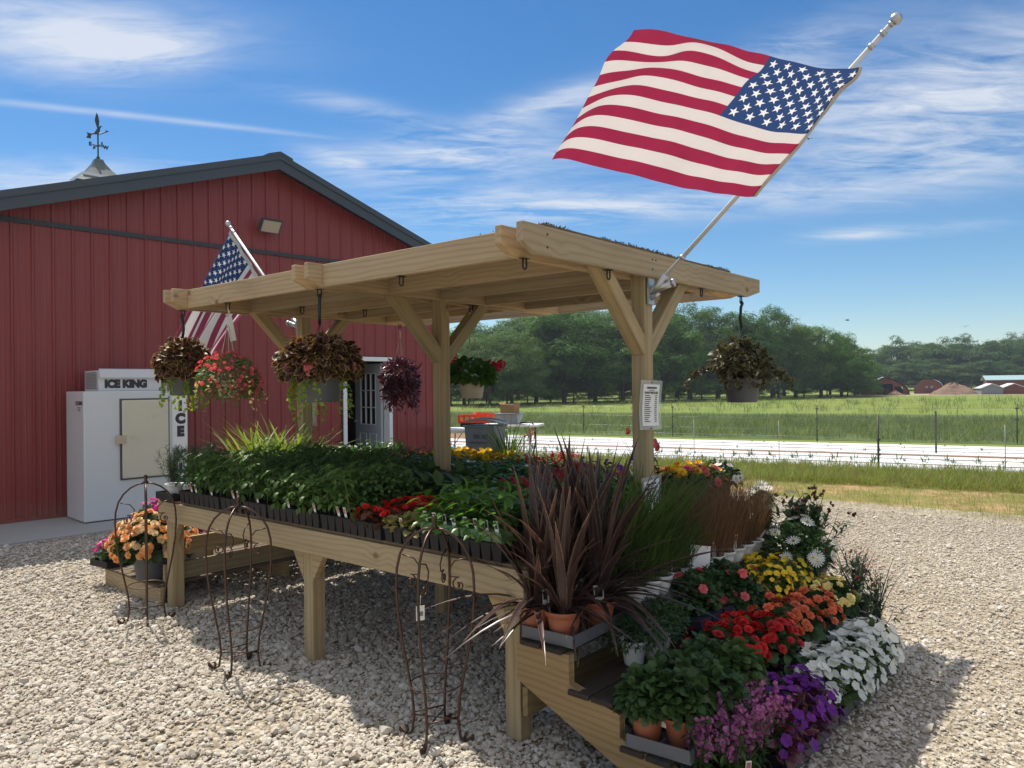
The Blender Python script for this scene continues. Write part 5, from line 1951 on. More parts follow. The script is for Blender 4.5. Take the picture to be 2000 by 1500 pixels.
# ---- hanging baskets
def basket(label, hook, zpot, pr, ph, pm_, build, hanger='strap', ribs=False, group='hanging baskets'):
    a, bb = hook
    p = S(a, bb, zpot)
    t = thing("hanging_basket", label, "hanging basket", p, random.uniform(0, 6.28), group)
    pot(t, pr, ph, pm_, .010, .80, ribs)
    top = BZ - zpot - .045
    b = MB()
    if hanger == 'strap':
        b.tube([(0, 0, top + .012), (.012, 0, top - .006), (0, 0, top - .03), (-.006, 0, top - .10), (.004, 0, top - .17)], .010, 6)
        zc = top - .17
    else:
        b.tube([(0, 0, top + .012)] + [(.018 * math.sin(q), 0, top - .006 - .018 + .018 * math.cos(q)) for q in np.linspace(0, 4.4, 9)] + [(0, 0, top - .09)], .006, 6)
        zc = top - .09
    for k in range(3):
        q = 2 * math.pi * k / 3 + .4
        b.tube([(0, 0, zc), (pr * .98 * math.cos(q), pr * .98 * math.sin(q), ph - .006)], .0022, 4)
    b.build("hanger", METAL if hanger == 'strap' else BEIGEP, t)
    build(t, ph * .9)
    return t


def trailing(pm, tmpl, n, z, pr, length, size, strands=26, spread=.03, sect=None):
    for i in range(strands):
        a = random.uniform(0, 6.28) if sect is None else random.uniform(*sect)
        L_ = length * random.uniform(.45, 1)
        k = n
        t = np.linspace(0, 1, k)
        r = pr + .03 + spread * np.sin(t * 2)
        P = np.stack([r * math.cos(a), r * math.sin(a), z + .03 - L_ * t], 1) + rnd((k, 3), -.012, .012)
        pm.scatter(tmpl, P, frames(unit(k) + np.array((math.cos(a), math.sin(a), -.3)), unit(k) + np.array((math.cos(a), math.sin(a), .6))), size * rng.uniform(.6, 1.2, k))


def coleus(lm, r, h, n, trail=True, fl=P_PINK, nf=10, ls=.05, tr=None, lumps=1):
    def f(t, z):
        pm = PM()
        for q in range(lumps):
            c_ = unit(1)[0] * np.array((r, r, h)) * .55 * (lumps > 1)
            sc_ = random.uniform(.45, .8) if lumps > 1 else 1
            pos, fr_, d = mound(n // lumps, r * sc_, h * sc_, (c_[0], c_[1], c_[2] * .8 + z + h * .45), .5, -.5)
            pm.scatter(leaf_t(.72, .3, .22, 4, 'lobed'), pos, fr_, ls * rng.uniform(.5, 1.3, len(pos)))
        pm.build("foliage", lm, t)
        fm = PM()
        for i in range(nf):
            d = unit(1)[0]
            d[2] = abs(d[2]) * .9 - .2
            k = 9
            P = d * np.array((r, r, h)) * 1.03 + np.array((0, 0, z + h * .35)) + rnd((k, 3), -.022, .022)
            fm.scatter(F_FIVE, P, facing(d[None] + unit(k) * .8), .026)
        fm.build("flowers", fl, t)
        if trail:
            q = PM()
            trailing(q, T_WIDE, 22, z, r * .48, .30, .026, 17)
            q.build("trailing_vine", L_LIME, t)
    return f


def calib(t, z):
    pm = PM()
    pos, fr_, d = mound(1500, .20, .17, (0, 0, z + .02), .5, -.75)
    pm.scatter(T_LANCE, pos, fr_, .036 * rng.uniform(.6, 1.2, len(pos)))
    trailing(pm, T_LANCE, 16, z, .13, .26, .03, 26, .05)
    pm.build("foliage", L_LIGHT, t)
    fm = PM()
    pos, fr_ = over(120, .205, .175, (0, 0, z + .02), -.7, k=1.05)
    fm.scatter(F_TRUMP, pos, fr_, .040 * rng.uniform(.8, 1.2, len(pos)))
    fm.build("flowers", P_PINK, t)
    q = PM()
    trailing(q, F_FIVE, 8, z, .16, .22, .02, 10, .05)
    q.build("cream_flowers", P_CREAM, t)


def purple(t, z):
    pm = PM()
    pos, fr_, d = mound(1000, .18, .18, (0, 0, z + .02), .4, -.9)
    pm.scatter(T_LANCE, pos, fr_, 0.07 * rng.uniform(.6, 1.2, len(pos)))
    trailing(pm, T_LANCE, 20, z, .08, .36, .066, 30, .03)
    pm.build("foliage", L_PURPLE, t)


def geran(t, z):
    pm = PM()
    pos, fr_, d = mound(330, .165, .11, (0, 0, z + .05), .4, -.4)
    pm.scatter(T_WIDE, pos, fr_, .062 * rng.uniform(.6, 1.2, len(pos)))
    pm.build("foliage", L_PEP, t)
    fm, st = PM(), PM()
    for i in range(11):
        d = unit(1)[0]
        d[2] = abs(d[2]) * .6 + .25
        c = d * .22 + np.array((0, 0, z + .06))
        st.scatter(T_FINE, np.array([[0, 0, z]]), frames((c - np.array((0, 0, z)))[None], unit(1)), np.linalg.norm(c - np.array((0, 0, z))))
        k = 18
        q = unit(k)
        fm.scatter(F_FIVE, c + q * .030, facing(q), .028)
    fm.build("flowers", P_GER, t)
    st.build("stems", L_MID, t)


hk = HOOKS
basket("grey hanging basket of brown coleus and pink flowers at the roof's near left corner", hk[0], 1.56, .115, .155, GREYP, coleus(L_COLEUS, .185, .19, 1200))
bt = basket("beige hanging basket of small pink trumpet flowers with a white tag on its hook", hk[1], 1.545, .085, .12, BEIGEP, calib, 'wire')
b = MB()
b.box(-.022, -.001, -.17, .022, .001, 0)
b.build("care_tag", PAPER, bt, (0.01, 0, BZ - 1.545 - .10), (.1, R(-14), .8 - bt.rotation_euler[2]))
basket("large grey hanging basket of brown coleus with lime trailing vine, at the middle beam", hk[2], 1.52, .142, .175, GREYP, coleus(L_COLEUS, .235, .155, 2000, nf=14))
basket("purple leaved basket trailing down in front of the barn doorway", hk[7], 1.56, .10, .12, BLACKP, purple, 'wire')
basket("beige ribbed hanging basket of red geraniums behind the middle post", hk[8], 1.515, .095, .13, BEIGEP, geran, 'wire', True)
bk6 = basket("grey hanging basket of straggly dried brown plants at the roof's far right corner", hk[9], 1.475, .125, .16, GREYP, coleus(L_COLEUS2, .20, .21, 1500, False, P_CRIM, 2, .040, None, 13))
pm = PM()
for a0, L_, n_ in ((R(150), .42, 40), (R(-40), .34, 60), (R(20), .30, 40)):
    q = a0 - bk6.rotation_euler[2]
    t_ = rng.uniform(.45, 1, n_)
    P = np.stack([math.cos(q) * L_ * t_, math.sin(q) * L_ * t_, .20 + .10 * np.sin(t_ * 3) - .1 * t_], 1) + rnd((n_, 3), -.02, .02)
    pm.scatter(T_LOBE, P, frames(unit(n_), unit(n_)), .04)
pm.build("stray_shoots", L_COLEUS2, bk6)

# ------------------------------------------------------------------ bronze wire trellises
def trellis(label, loc, rz, H, tagged=False):
    t = thing("garden_trellis", label, "trellis", loc, rz, "bronze wire trellises in front of the stand")
    RS = 1.07
    rr = [(0.02, .128), (.10, .100), (.20, .108), (.32, .130), (.45, .154), (.58, .172), (.70, .178), (.78, .174), (.85, .158), (.905, .128), (.945, .088), (.968, .045), (.975, .006)]
    for k in range(4):
        q = math.pi / 4 + k * math.pi / 2
        e, up = Vector((math.cos(q), math.sin(q), 0)), Vector((0, 0, 1))
        b = MB()
        foot = []
        for i in range(11):                                              # curl at the foot
            a = -R(250) + R(300) * i / 10
            rad = .012 + .016 * i / 10
            foot.append(e * (.155 + rad * math.cos(a)) + up * (.032 + rad * math.sin(a)))
        pts = foot[:-1] + [e * .142 + up * .006, e * .118 + up * .022] + [e * (r_ * RS) + up * (z * H) for z, r_ in rr[1:]]
        b.tube(pts, .0062, 7)
        b.build("leg", RUST, t)
        b = MB()
        sc_ = []
        for i in range(16):
            a = R(90) + R(400) * i / 15
            rad = .034 - .024 * i / 15
            sc_.append(e * (.118 + rad * math.cos(a)) + up * (.72 * H + rad * math.sin(a)))
        b.tube([e * .158 + up * (.845 * H), e * .10 + up * (.83 * H), e * .07 + up * (.79 * H), e * .08 + up * (.755 * H)] + sc_, .0036, 6)
        b.tube([e * .118 + up * (.72 * H - .012), e * .118 + up * (.72 * H + .012)], .006, 6)
        b.build("scroll", RUST, t)
    b = MB()
    zc = .26 * H
    b.tube([(.118 * math.cos(a), .118 * math.sin(a), zc) for a in np.linspace(0, 2 * math.pi, 28)], .003, 6)
    b.build("ring", RUST, t)
    b = MB()
    for k in range(2):
        q = math.pi / 4 + k * math.pi / 2
        e = Vector((math.cos(q), math.sin(q), 0)) * .104
        b.tube([e + Vector((0, 0, .10 * H + .004 * k)), -e + Vector((0, 0, .10 * H + .004 * k))], .0035, 6)
    for k in range(4):
        q = math.pi / 4 + k * math.pi / 2
        e0 = Vector((math.cos(q), math.sin(q), 0)) * .106
        e1 = Vector((-math.sin(q), math.cos(q), 0)) * .106
        if k % 2 == 0:
            b.tube([e0 + Vector((0, 0, .115 * H)), e1 + Vector((0, 0, .115 * H))], .0035, 6)
    b.build("crossbar", RUST, t)
    b = MB()
    b.lathe([(0, H * .965), (.014, H * .97), (.016, H * .985), (.008, H * .995), (.011, H * 1.004), (.014, H * 1.016), (.010, H * 1.03), (0, H * 1.035)], 10)
    b.build("finial", RUST, t)
    if tagged:
        b = MB()
        q = math.pi / 4 + 2 * math.pi / 2
        b.tube([(-.105, -.09, .70 * H), (-.108, -.092, .655 * H)], .001, 4)
        b.box(-.128, -.0925, .59 * H, -.088, -.0915, .655 * H)
        o = b.build("price_tag", TAGW, t)
        c_ = MB()
        for i in range(9):
            c_.box(-.120 + i * .0028, -.0935, .61 * H, -.1185 + i * .0028, -.0928, .63 * H)
        c_.build("barcode", INK, o)
    return t


trellis("bronzed wire trellis standing in front of the big pot of orange begonias", ground(287, 1214), R(-18), .985)
trellis("bronzed wire trellis with curled feet in front of the stand's middle, no tag", ground(468, 1308), R(43), .955)
trellis("bronzed wire trellis nearest the camera, with a small white price tag", ground(852, 1444), R(29), .985, True)


# ------------------------------------------------------------------ flags
def lagr(ts, t):
    out = []
    for i, a in enumerate(ts):
        q = 1.
        for j, b_ in enumerate(ts):
            if i != j:
                q *= (t - b_) / (a - b_)
        out.append(q)
    return out


def cloth(name, parent, sv, tv, ctrl, ripple, ns=60, per=3):
    ctrl = [[Vector(p) for p in row] for row in ctrl]               # ctrl[s][t]

    def at(s, t):
        ws, wt = lagr(sv, s), lagr(tv, t)
        p = Vector()
        for i, a in enumerate(ws):
            for j, b_ in enumerate(wt):
                p += ctrl[i][j] * (a * b_)
        return p

    def surf(s, t):
        p = at(s, t)
        e = 1e-3
        ds, dt_ = at(s + e, t) - at(s - e, t), at(s, t + e) - at(s, t - e)
        n_ = ds.cross(dt_).normalized()
        return p + n_ * ripple(s, t), n_
    nt = 13 * per
    V = [surf(i / ns, j / nt)[0] for j in range(nt + 1) for i in range(ns + 1)]
    parts = {'w': MB(), 'r': MB(), 'b': MB()}
    ids = {'w': [], 'r': [], 'b': []}
    for j in range(nt):
        for i in range(ns):
            st = j // per
            k = 'b' if (i < ns * .4 and st < 7) else ('r' if st % 2 == 0 else 'w')
            ids[k].append((j * (ns + 1) + i, j * (ns + 1) + i + 1, (j + 1) * (ns + 1) + i + 1, (j + 1) * (ns + 1) + i))
    b = MB()
    b.smooth = True
    n0 = len(V)
    b.v = [tuple(p) for p in V]
    for c_, k in enumerate('rwb'):
        b.cur = c_
        for f in ids[k]:
            b.f.append(list(f)), b.m.append(c_), b.sm.append(True)
    o = b.build("flag_cloth", [FL_RED, FL_WHITE, FL_BLUE], parent)
    uvl = o.data.uv_layers.new(name="cloth")
    ci = np.empty(len(o.data.loops), np.int32)
    o.data.loops.foreach_get('vertex_index', ci)
    uv = np.stack([(ci % (ns + 1)) / ns / .4, (ci // (ns + 1)) / nt / (7 / 13)], 1)
    uvl.data.foreach_set('uv', uv.astype(np.float32).ravel())
    hb = MB()
    for j in range(nt):
        p0, n0_ = surf(0, j / nt)
        p1, n1_ = surf(0, (j + 1) / nt)
        q0, q1 = surf(.022, j / nt)[0], surf(.022, (j + 1) / nt)[0]
        hb.addf([p0 + n0_ * .004, p1 + n1_ * .004, q1 + n1_ * .004, q0 + n0_ * .004], [(0, 1, 2, 3)])
        hb.addf([p0 - n0_ * .004, p1 - n1_ * .004, q1 - n1_ * .004, q0 - n0_ * .004], [(0, 1, 2, 3)])
    hb.build("hem", FL_WHITE, o)
    return o


def flagpole(label, base, tip, m):
    t = thing("flag", label, "flag", base)
    d = (tip - base)
    L_ = d.length
    u_ = d.normalized()
    b = MB()
    b.tube([u_ * -.02, u_ * L_], .0125, 12)
    po = b.build("pole", m, t)
    b = MB()
    for s_ in (L_ - .12, L_ - .05, .22):
        b.tube([u_ * s_, u_ * (s_ + .022)], .0165, 12)
    b.tube([u_ * L_, u_ * (L_ + .02)], .016, 12)
    b.build("collar", GALV, po)
    b = MB()
    c_ = u_ * (L_ + .035)
    b.lathe([(.0, -.03), (.016, -.024), (.026, -.01), (.028, 0), (.024, .014), (.012, .025), (0, .028)], 14, c_)
    b.build("finial", GALV, po)
    return t, u_, L_


def bracket(t, u_, out, m):
    "two socket wall bracket; out points away from the post"
    side = Vector((0, 0, 1)).cross(out)
    b = MB()
    cb = -out * .030
    pl = [cb + side * x + Vector((0, 0, z)) for x, z in ((-.03, -.09), (.03, -.09), (.036, 0), (.03, .07), (-.03, .07), (-.036, 0))]
    b.addf(pl + [p + out * .010 for p in pl], [(5, 4, 3, 2, 1, 0), (6, 7, 8, 9, 10, 11)] + [(i, (i + 1) % 6, 6 + (i + 1) % 6, 6 + i) for i in range(6)])
    b.tube([cb + out * .008 - Vector((0, 0, .02)), u_ * -.03, u_ * .10], .020, 12)
    o2 = (out * .9 + side * .25 + Vector((0, 0, .22))).normalized()
    b.tube([cb + out * .01 - Vector((0, 0, .01)), o2 * .10], .021, 12, True)
    b.tube([o2 * .10, o2 * .118], .024, 12)
    b.tube([cb + out * .006 - Vector((0, 0, .06)), out * .03 - Vector((0, 0, .03))], .011, 8)
    b.build("bracket", GALV, t)


# large flag on the right post
base1 = S(TL + .085, PB_, 2.145)
tip1 = atY(1738, 50, 3.50)
t1, u1, L1 = flagpole("large American flag streaming in the wind from the stand's right post", base1, tip1, ALU)
bracket(t1, u1, AU, GALV)


def onpole(base, u_, px):
    lo, hi = 0., 2.4
    for _ in range(40):
        m_ = (lo + hi) / 2
        p = base + u_ * m_
        x = 1000 + FPX * ((p - Vector((0, 0, EYE))).dot(cright)) / ((p - Vector((0, 0, EYE))).dot(_D))
        if (x < px) == (u_.x > 0):
            lo = m_
        else:
            hi = m_
    return base + u_ * lo


def Z6(x, y):
    return 1060 + .3732 * x, 20 + .3732 * y


h0, h1 = onpole(base1, u1, 1686), onpole(base1, u1, 1462)
yh0, yh1 = h0.y, h1.y
grid = []
for s_, row in ((0, ((1672, 290), (1400, 640), (1118, 975))), (.4, ((1195, 250), (935, 560), (700, 918))), (.7, ((845, 150), (545, 452), (375, 838))), (1., ((470, 98), (215, 520), (56, 798)))):
    cc = []
    for j, q in enumerate(row):
        t_ = j / 2
        y0 = yh0 + (yh1 - yh0) * t_
        y1 = 2.72 + .50 * t_
        x, y = Z6(*q)
        cc.append(atY(x, y, y0 + (y1 - y0) * s_ - (.02 if s_ == 0 else 0)) - base1)
    grid.append(cc)


def rip1(s, t):
    return .020 * s * math.sin(9 * s + 3.2 * t) + .012 * (s * 1.2) * math.sin(17 * s - 6 * t + 1) + .016 * max(0, 1 - t * 2.2) * math.sin(24 * (s * .55 + t * .8)) + .005 * math.sin(40 * s + 12 * t) * (1 - s)


cloth("flag_cloth", t1, (0, .4, .7, 1.), (0, .538, 1.), grid, rip1)

# smaller looking flag on the far left post, hanging slack
base2 = S(-TL - .085, PB_, 2.145)
tip2 = atY(448, 441, 7.25)
t2, u2, L2 = flagpole("American flag hanging slack from the stand's left post, before the red barn", base2, tip2, ALU)
bracket(t2, u2, -AU, GALV)
grid = []
for s_, row in ((0, ((450, 450), (484, 505), (521, 566))), (.4, ((399, 556), (428, 600), (462, 640))), (1., ((338, 672), (378, 700), (420, 706)))):
    cc = []
    for j, q in enumerate(row):
        p = onpole(base2, u2, (450, 484, 521)[j])
        cc.append(atY(q[0], q[1], p.y - .02 + (.12, .03, -.10)[j] * s_) - base2)
    grid.append(cc)
cloth("flag_cloth", t2, (0, .4, 1.), (0, .5, 1.), grid, lambda s, t: (.035 * s * math.sin(14 * t + 1.5 * s) + .022 * s * math.sin(27 * t) + .012 * math.sin(20 * t + 4 * s)))


# ------------------------------------------------------------------ laminated price lists on the posts
def price_list(label, loc, rot, w_, h_, front=True, curl=.006):
    t = thing("price_list", label, "sign", loc)
    t.rotation_euler = rot
    b = MB()
    b.smooth = True
    n_ = 10
    f = lambda z: curl * math.sin(4.2 * (z / h_ + .5))
    V = [(x, f(z) - .0, z) for z in (h_ * (k / n_ - .5) for k in range(n_ + 1)) for x in (-w_ / 2, w_ / 2)]
    b.addf(V, [(2 * k, 2 * k + 1, 2 * k + 3, 2 * k + 2) for k in range(n_)])
    b.build("laminate", CLEAR, t)
    b = MB()
    wi, hi = w_ * .74, h_ * .84
    V = [(x, f(z) - .0015, z) for z in (hi * (k / n_ - .5) for k in range(n_ + 1)) for x in (-wi / 2, wi / 2)]
    b.addf(V, [(2 * k, 2 * k + 1, 2 * k + 3, 2 * k + 2) for k in range(n_)])
    b.build("paper", PAPER, t)
    if front:
        c_ = MB()
        for k in range(14):
            z = hi * (.22 - k * .048)
            y = f(z) - .0032
            L_ = wi * random.uniform(.22, .42)
            c_.box(-wi * .38, y - .0004, z, -wi * .38 + L_, y, z + hi * .017)
            c_.box(wi * .24, y - .0004, z, wi * .38, y, z + hi * .017)
        c_.box(-wi * .30, f(hi * .42) - .0036, hi * .395, wi * .30, f(hi * .42) - .0032, hi * .435)
        c_.box(-wi * .16, f(hi * .36) - .0036, hi * .35, wi * .16, f(hi * .36) - .0032, hi * .362)
        c_.build("list_lines", INK, t)
        text("heading", "PLANT PRICE LIST", wi * .105, INK, t, (0, f(hi * .29) - .0034, hi * .295), (R(90), 0, 0), .0006, .0003)
        b = MB()
        for z in (.46, -.475):
            b.tube([(0, f(h_ * z) - .004, h_ * z), (0, f(h_ * z) + .004, h_ * z)], .004, 6)
        b.build("staple", METAL, t)
    return t


pr1 = R(-40.36) + R(86)
price_list("laminated white plant price list stapled to the right post at eye level", S(TL + .062, PB_ - .015, 1.487), (0, R(1.5), pr1), .215, .278)
price_list("lower laminated price list half hidden by sword leaves on the right post", S(TL + .062, PB_ - .02, .945), (0, R(-3), pr1), .20, .285)
price_list("back of a white laminated sheet on the left post", S(-TL, PB_ + .052, 1.42), (0, 0, R(-40.36) + R(180)), .215, .28, False)

# ------------------------------------------------------------------ things beside the barn corner
def at_h(px, py, Y):
    p = atY(px, py, Y)
    return p


# grey bin with its lid ajar
P = atY(948, 830, 12.2)
bn = thing("waste_bin", "tall grey plastic waste bin with its lid lying loose on top", "bin", (P.x, P.y, 0), R(-22))
ht = P.z
b = MB()
b.frustum(0, 0, .0, ht * .55, .20, .20, .235, .235).frustum(0, 0, ht * .551, ht, .24, .24, .262, .262)
b.build("body", BINGREY, bn, bevel=.03)
b = MB()
b.frustum(0, 0, ht - .03, ht + .001, .275, .275, .278, .278)
b.build("rim", BINGREY, bn, bevel=.008)
b = MB()
for x in (-.09, .05):
    b.box(x, -.2655, ht * .80, x + .10, -.255, ht * .86)
b.box(-.17, -.268, ht * .72, .15, -.258, ht * .74)
b.build("handle", DARKTRIM, bn)
b = MB()
nx, V = 8, []
for i in range(nx + 1):
    x = -.33 + .66 * i / nx
    zz2 = .055 * math.sin(math.pi * i / nx)
    V += [(x, -.29, zz2), (x, .29, zz2), (x, -.29, zz2 + .022), (x, .29, zz2 + .022)]
b.addf(V, [f for i in range(nx) for f in ((4 * i + 2, 4 * i + 6, 4 * i + 7, 4 * i + 3), (4 * i, 4 * i + 1, 4 * i + 5, 4 * i + 4), (4 * i, 4 * i + 4, 4 * i + 6, 4 * i + 2), (4 * i + 1, 4 * i + 3, 4 * i + 7, 4 * i + 5))] + [(0, 2, 3, 1), (4 * nx, 4 * nx + 1, 4 * nx + 3, 4 * nx + 2)])
for y in (-.12, .12):
    V = []
    for i in range(nx + 1):
        x = -.31 + .62 * i / nx
        zz2 = .023 + .055 * math.sin(math.pi * i / nx)
        V += [(x, y - .02, zz2), (x, y + .02, zz2), (x, y - .02, zz2 + .012), (x, y + .02, zz2 + .012)]
    b.addf(V, [f for i in range(nx) for f in ((4 * i + 2, 4 * i + 6, 4 * i + 7, 4 * i + 3), (4 * i, 4 * i + 4, 4 * i + 6, 4 * i + 2), (4 * i + 1, 4 * i + 3, 4 * i + 7, 4 * i + 5))])
b.build("lid", BINGREY, bn, (.03, 0, ht + .03), (0, R(4), .25), bevel=.004)


def folding_table(label, x0, y0, rz, L_, W2, H):
    t = thing("folding_table", label, "table", (x0, y0, 0), rz, "white folding tables beside the barn")
    b = MB()
    b.box(-L_ / 2, -W2 / 2, H - .045, L_ / 2, W2 / 2, H)
    b.build("table_top", WHITEP, t, bevel=.012)
    for sx in (-1, 1):
        for sy in (-1, 1):
            b = MB()
            b.tube([(sx * (L_ / 2 - .18), sy * (W2 / 2 - .08), H - .05), (sx * (L_ / 2 - .14), sy * (W2 / 2 - .06), 0)], .014, 8)
            b.build("leg", GALV, t)
        b = MB()
        b.tube([(sx * (L_ / 2 - .17), -W2 / 2 + .08, H * .45), (sx * (L_ / 2 - .17), W2 / 2 - .08, H * .45)], .010, 6)
        b.tube([(sx * (L_ / 2 - .17), 0, H * .45), (sx * .25, 0, H - .05)], .010, 6)
        b.build("brace", GALV, t)
    return t


Q = atY(1000, 829, 14.6)
folding_table("white folding table with a grey tub on it, right of the grey bin", Q.x, Q.y + .2, R(-14), 1.15, .72, Q.z)
Q2 = atY(902, 837, 13.4)
folding_table("small white topped table half hidden behind the middle post, left of the bin", Q2.x + .02, Q2.y + .15, R(-8), .95, .6, Q2.z)


def crate(label, loc, rz, m, sx=.56, sy=.38, h=.16, group='slatted plastic crates behind the bin'):
    t = thing("plastic_crate", label, "crate", loc, rz, group)
    b = MB()
    b.box(-sx / 2, -sy / 2, 0, sx / 2, sy / 2, .012)
    for z0, z1 in ((.012, .035), (h - .03, h)):
        for q in (-1, 1):
            b.box(-sx / 2, q * (sy / 2 - .006) - .006, z0, sx / 2, q * (sy / 2 - .006) + .006, z1)
            b.box(q * (sx / 2 - .006) - .006, -sy / 2 + .0125, z0, q * (sx / 2 - .006) + .006, sy / 2 - .0125, z1)
    for q in (-1, 1):
        for i in range(6):
            x = -sx / 2 + .017 + i * (sx - .034) / 5
            b.box(x - .016, q * (sy / 2 - .006) - .0055, .035, x + .016, q * (sy / 2 - .006) + .0055, h - .03)
        for i in range(4):
            y = -sy / 2 + .03 + i * (sy - .06) / 3
            b.box(q * (sx / 2 - .006) - .0055, y - .014, .035, q * (sx / 2 - .006) + .0055, y + .014, h - .03)
    b.build("crate_body", m, t)
    return t


tb = folding_table("low table behind the grey bin, piled with orange and black crates", atY(925, 836, 15.6).x, 15.75, R(-10), 1.3, .7, .70)
for i, (px, py, m, lab, w_) in enumerate(((932, 822, BLACKP, "black slatted crate under the left orange crate", .76), (928, 809, ORANGEP, "bright orange slatted crate on the left, topmost of its stack", .78), (953, 824, BLACKP, "black slatted crate under the tilted orange crate", .62), (950, 812, ORANGEP, "bright orange crate on the right, lying tilted", .66))):
    q = atY(px, py, 15.55 + .18 * (i // 2))
    c_ = crate(lab, (q.x, q.y, (.70, .865, .70, .865)[i] + (.0 if i != 3 else .03)), R(-12 + 24 * (i // 2)), m, w_ * .8, .4)
    if i == 3:
        c_.rotation_euler[1] = R(5)
q = atY(993, 828, 14.55)
b = MB()
b.frustum(0, 0, 0, .20, .20, .15, .225, .17)
b.box(-.245, -.19, .20, .245, .19, .215)
o = b.build("plastic_tub", TUBGREY, loc=(q.x + .02, q.y + .2, Q.z + .002), rot=(0, 0, R(-20)), bevel=.012)
tag(o, "pale grey plastic tub on the white folding table", "tub")
b = MB()
b.box(-.15, -.12, 0, .15, .12, .17)
for sx in (-1, 1):
    b.addf([(sx * .15, -.12, .1702), (sx * .15, .12, .1702), (sx * .19, .12, .20), (sx * .19, -.12, .20)], [(0, 1, 2, 3)])
o = b.build("cardboard_box", CARD, loc=(q.x + .03, q.y + .2, Q.z + .219), rot=(0, 0, R(-28)))
tag(o, "brown cardboard box standing on the grey tub", "box")
# black pots under the small table
for i, (px, py) in enumerate(((893, 898), (904, 900), (911, 896))):
    q = ground(px, py)
    q = atY(px, py, 13.9)
    b = MB()
    b.lathe([(.0, 0), (.12, 0), (.155, .24), (.165, .24), (.165, .26), (.145, .26), (.11, .02), (0, .02)], 18)
    o = b.build("nursery_pot", BLACKP, loc=(q.x, q.y, 0.0 if i < 2 else .13), rot=(R(70 if i == 2 else 0), 0, i))
    tag(o, "black nursery pot under the small table, " + ["left one", "right one", "lying on its side on the others"][i], "plant pot", "black pots under the table")
# red hydrant
q = ground(1036, 905)
hd = thing("yard_hydrant", "red handled water hydrant on a white pipe right of the folding table", "hydrant", (q.x, q.y, 0), R(30))
b = MB()
b.tube([(0, 0, -.05), (0, 0, .45)], .022, 10)
b.build("pipe", WHITEP, hd)
b = MB()
b.tube([(0, 0, .45), (0, 0, .54), (-.02, 0, .62), (-.03, 0, .72)], .035, 10, radii=[.024, .038, .036, .026])
b.tube([(-.02, 0, .60), (-.12, 0, .585), (-.14, 0, .55)], .02, 8)
b.build("pump_head", REDPAINT, hd)
b = MB()
b.tube([(-.03, 0, .72), (.04, 0, .735), (.10, 0, .68), (.115, 0, .58), (.10, 0, .50)], .014, 8)
b.tube([(0, 0, .52), (.07, 0, .62), (.10, 0, .67)], .010, 8)
b.build("pump_handle", REDPAINT, hd)
q0 = Vector((q.x - .13, q.y - .07, .54))
b = MB()
pts = [q0, q0 + Vector((0, 0, -.2)), q0 + Vector((-.02, 0, -.45)), q0 + Vector((-.1, -.05, -.52)), q0 + Vector((-.3, -.1, -.525))]
b.tube(pts, .014, 8)
tag(b.build("garden_hose", HOSE), "dark hose hanging down from the red hydrant spout", "hose")
b = MB()
q1 = Vector((Q.x + .42, Q.y - .17, Q.z))
b.tube([q1 + Vector((-.25, .2, .03)), q1 + Vector((-.05, .02, .05)), q1 + Vector((.02, -.03, -.03)), q1 + Vector((.03, -.03, -.3)), q1 + Vector((-.03, -.04, -.6)), q1 + Vector((-.05, -.04, -.75))], .016, 8)
tag(b.build("garden_hose", HOSE), "dark hose trailing off the edge of the white folding table", "hose")
# bucket inside the stand? none; small grass clump beside the bin
pm = PM()
blades(pm, leaf_t(.03, .4, .1, 6, 'blade'), 130, (0, 0, 0), .75, .22, .28)
o = pm.build("grass_clump", L_GRASS)
o.location = atY(992, 900, 12.0).xy.to_3d()
tag(o, "tall green grass clump growing between the grey bin and the hydrant", "grass clump")

q = ground(308, 1140)
b = MB()
b.tube([q + Vector((x, y, .022 + .006 * math.sin(9 * x + 3))) for x, y in ((-.06, .03), (-.03, .025), (0, .0), (.03, .012), (.055, -.02), (.03, -.035), (-.01, -.03))], .003, 5)
tag(b.build("twine_scrap", plain("teal_twine", (.12, .42, .40), .7)), "scrap of teal twine lying on the sunlit gravel left of the trellises", "twine")

# ------------------------------------------------------------------ farm buildings across the field
def extr(name, prof, y0, y1, m, parent, closed=False, th=None):
    "profile in x, z drawn out along y"
    b = MB()
    n_ = len(prof)
    V = [(x, y0, z) for x, z in prof] + [(x, y1, z) for x, z in prof]
    b.addf(V, [(i, i + 1, n_ + i + 1, n_ + i) for i in range(n_ - 1)] + ([tuple(range(n_ - 1, -1, -1)), tuple(range(n_, 2 * n_))] if closed else []))
    return b.build(name, m, parent)


FILM = plain("white_roof_film", (.62, .64, .66), .45, var=.05)
DARKRED = plain("dull_red_boards", (.17, .05, .04), .7, var=.2, scale=2)
TEALR = plain("pale_teal_roof", (.30, .42, .44), .5, var=.08)
GREYW = plain("grey_shed_walls", (.22, .24, .26), .7)
YB = 98.0


def P0(px, Y, py=771):
    q = atY(px, py, Y)
    return Vector((q.x, q.y, 0))


def gothic(w_, h_):
    return [(-w_ / 2, 0), (-w_ / 2 * .96, h_ * .28), (-w_ / 2 * .80, h_ * .52), (-w_ / 2 * .45, h_ * .80), (0, h_), (w_ / 2 * .45, h_ * .80), (w_ / 2 * .80, h_ * .52), (w_ / 2 * .96, h_ * .28), (w_ / 2, 0)]


def rnd_arch(w_, h_):
    return [(-w_ / 2 * math.cos(a), h_ * (math.sin(a) ** .85)) for a in np.linspace(0, math.pi, 13)]


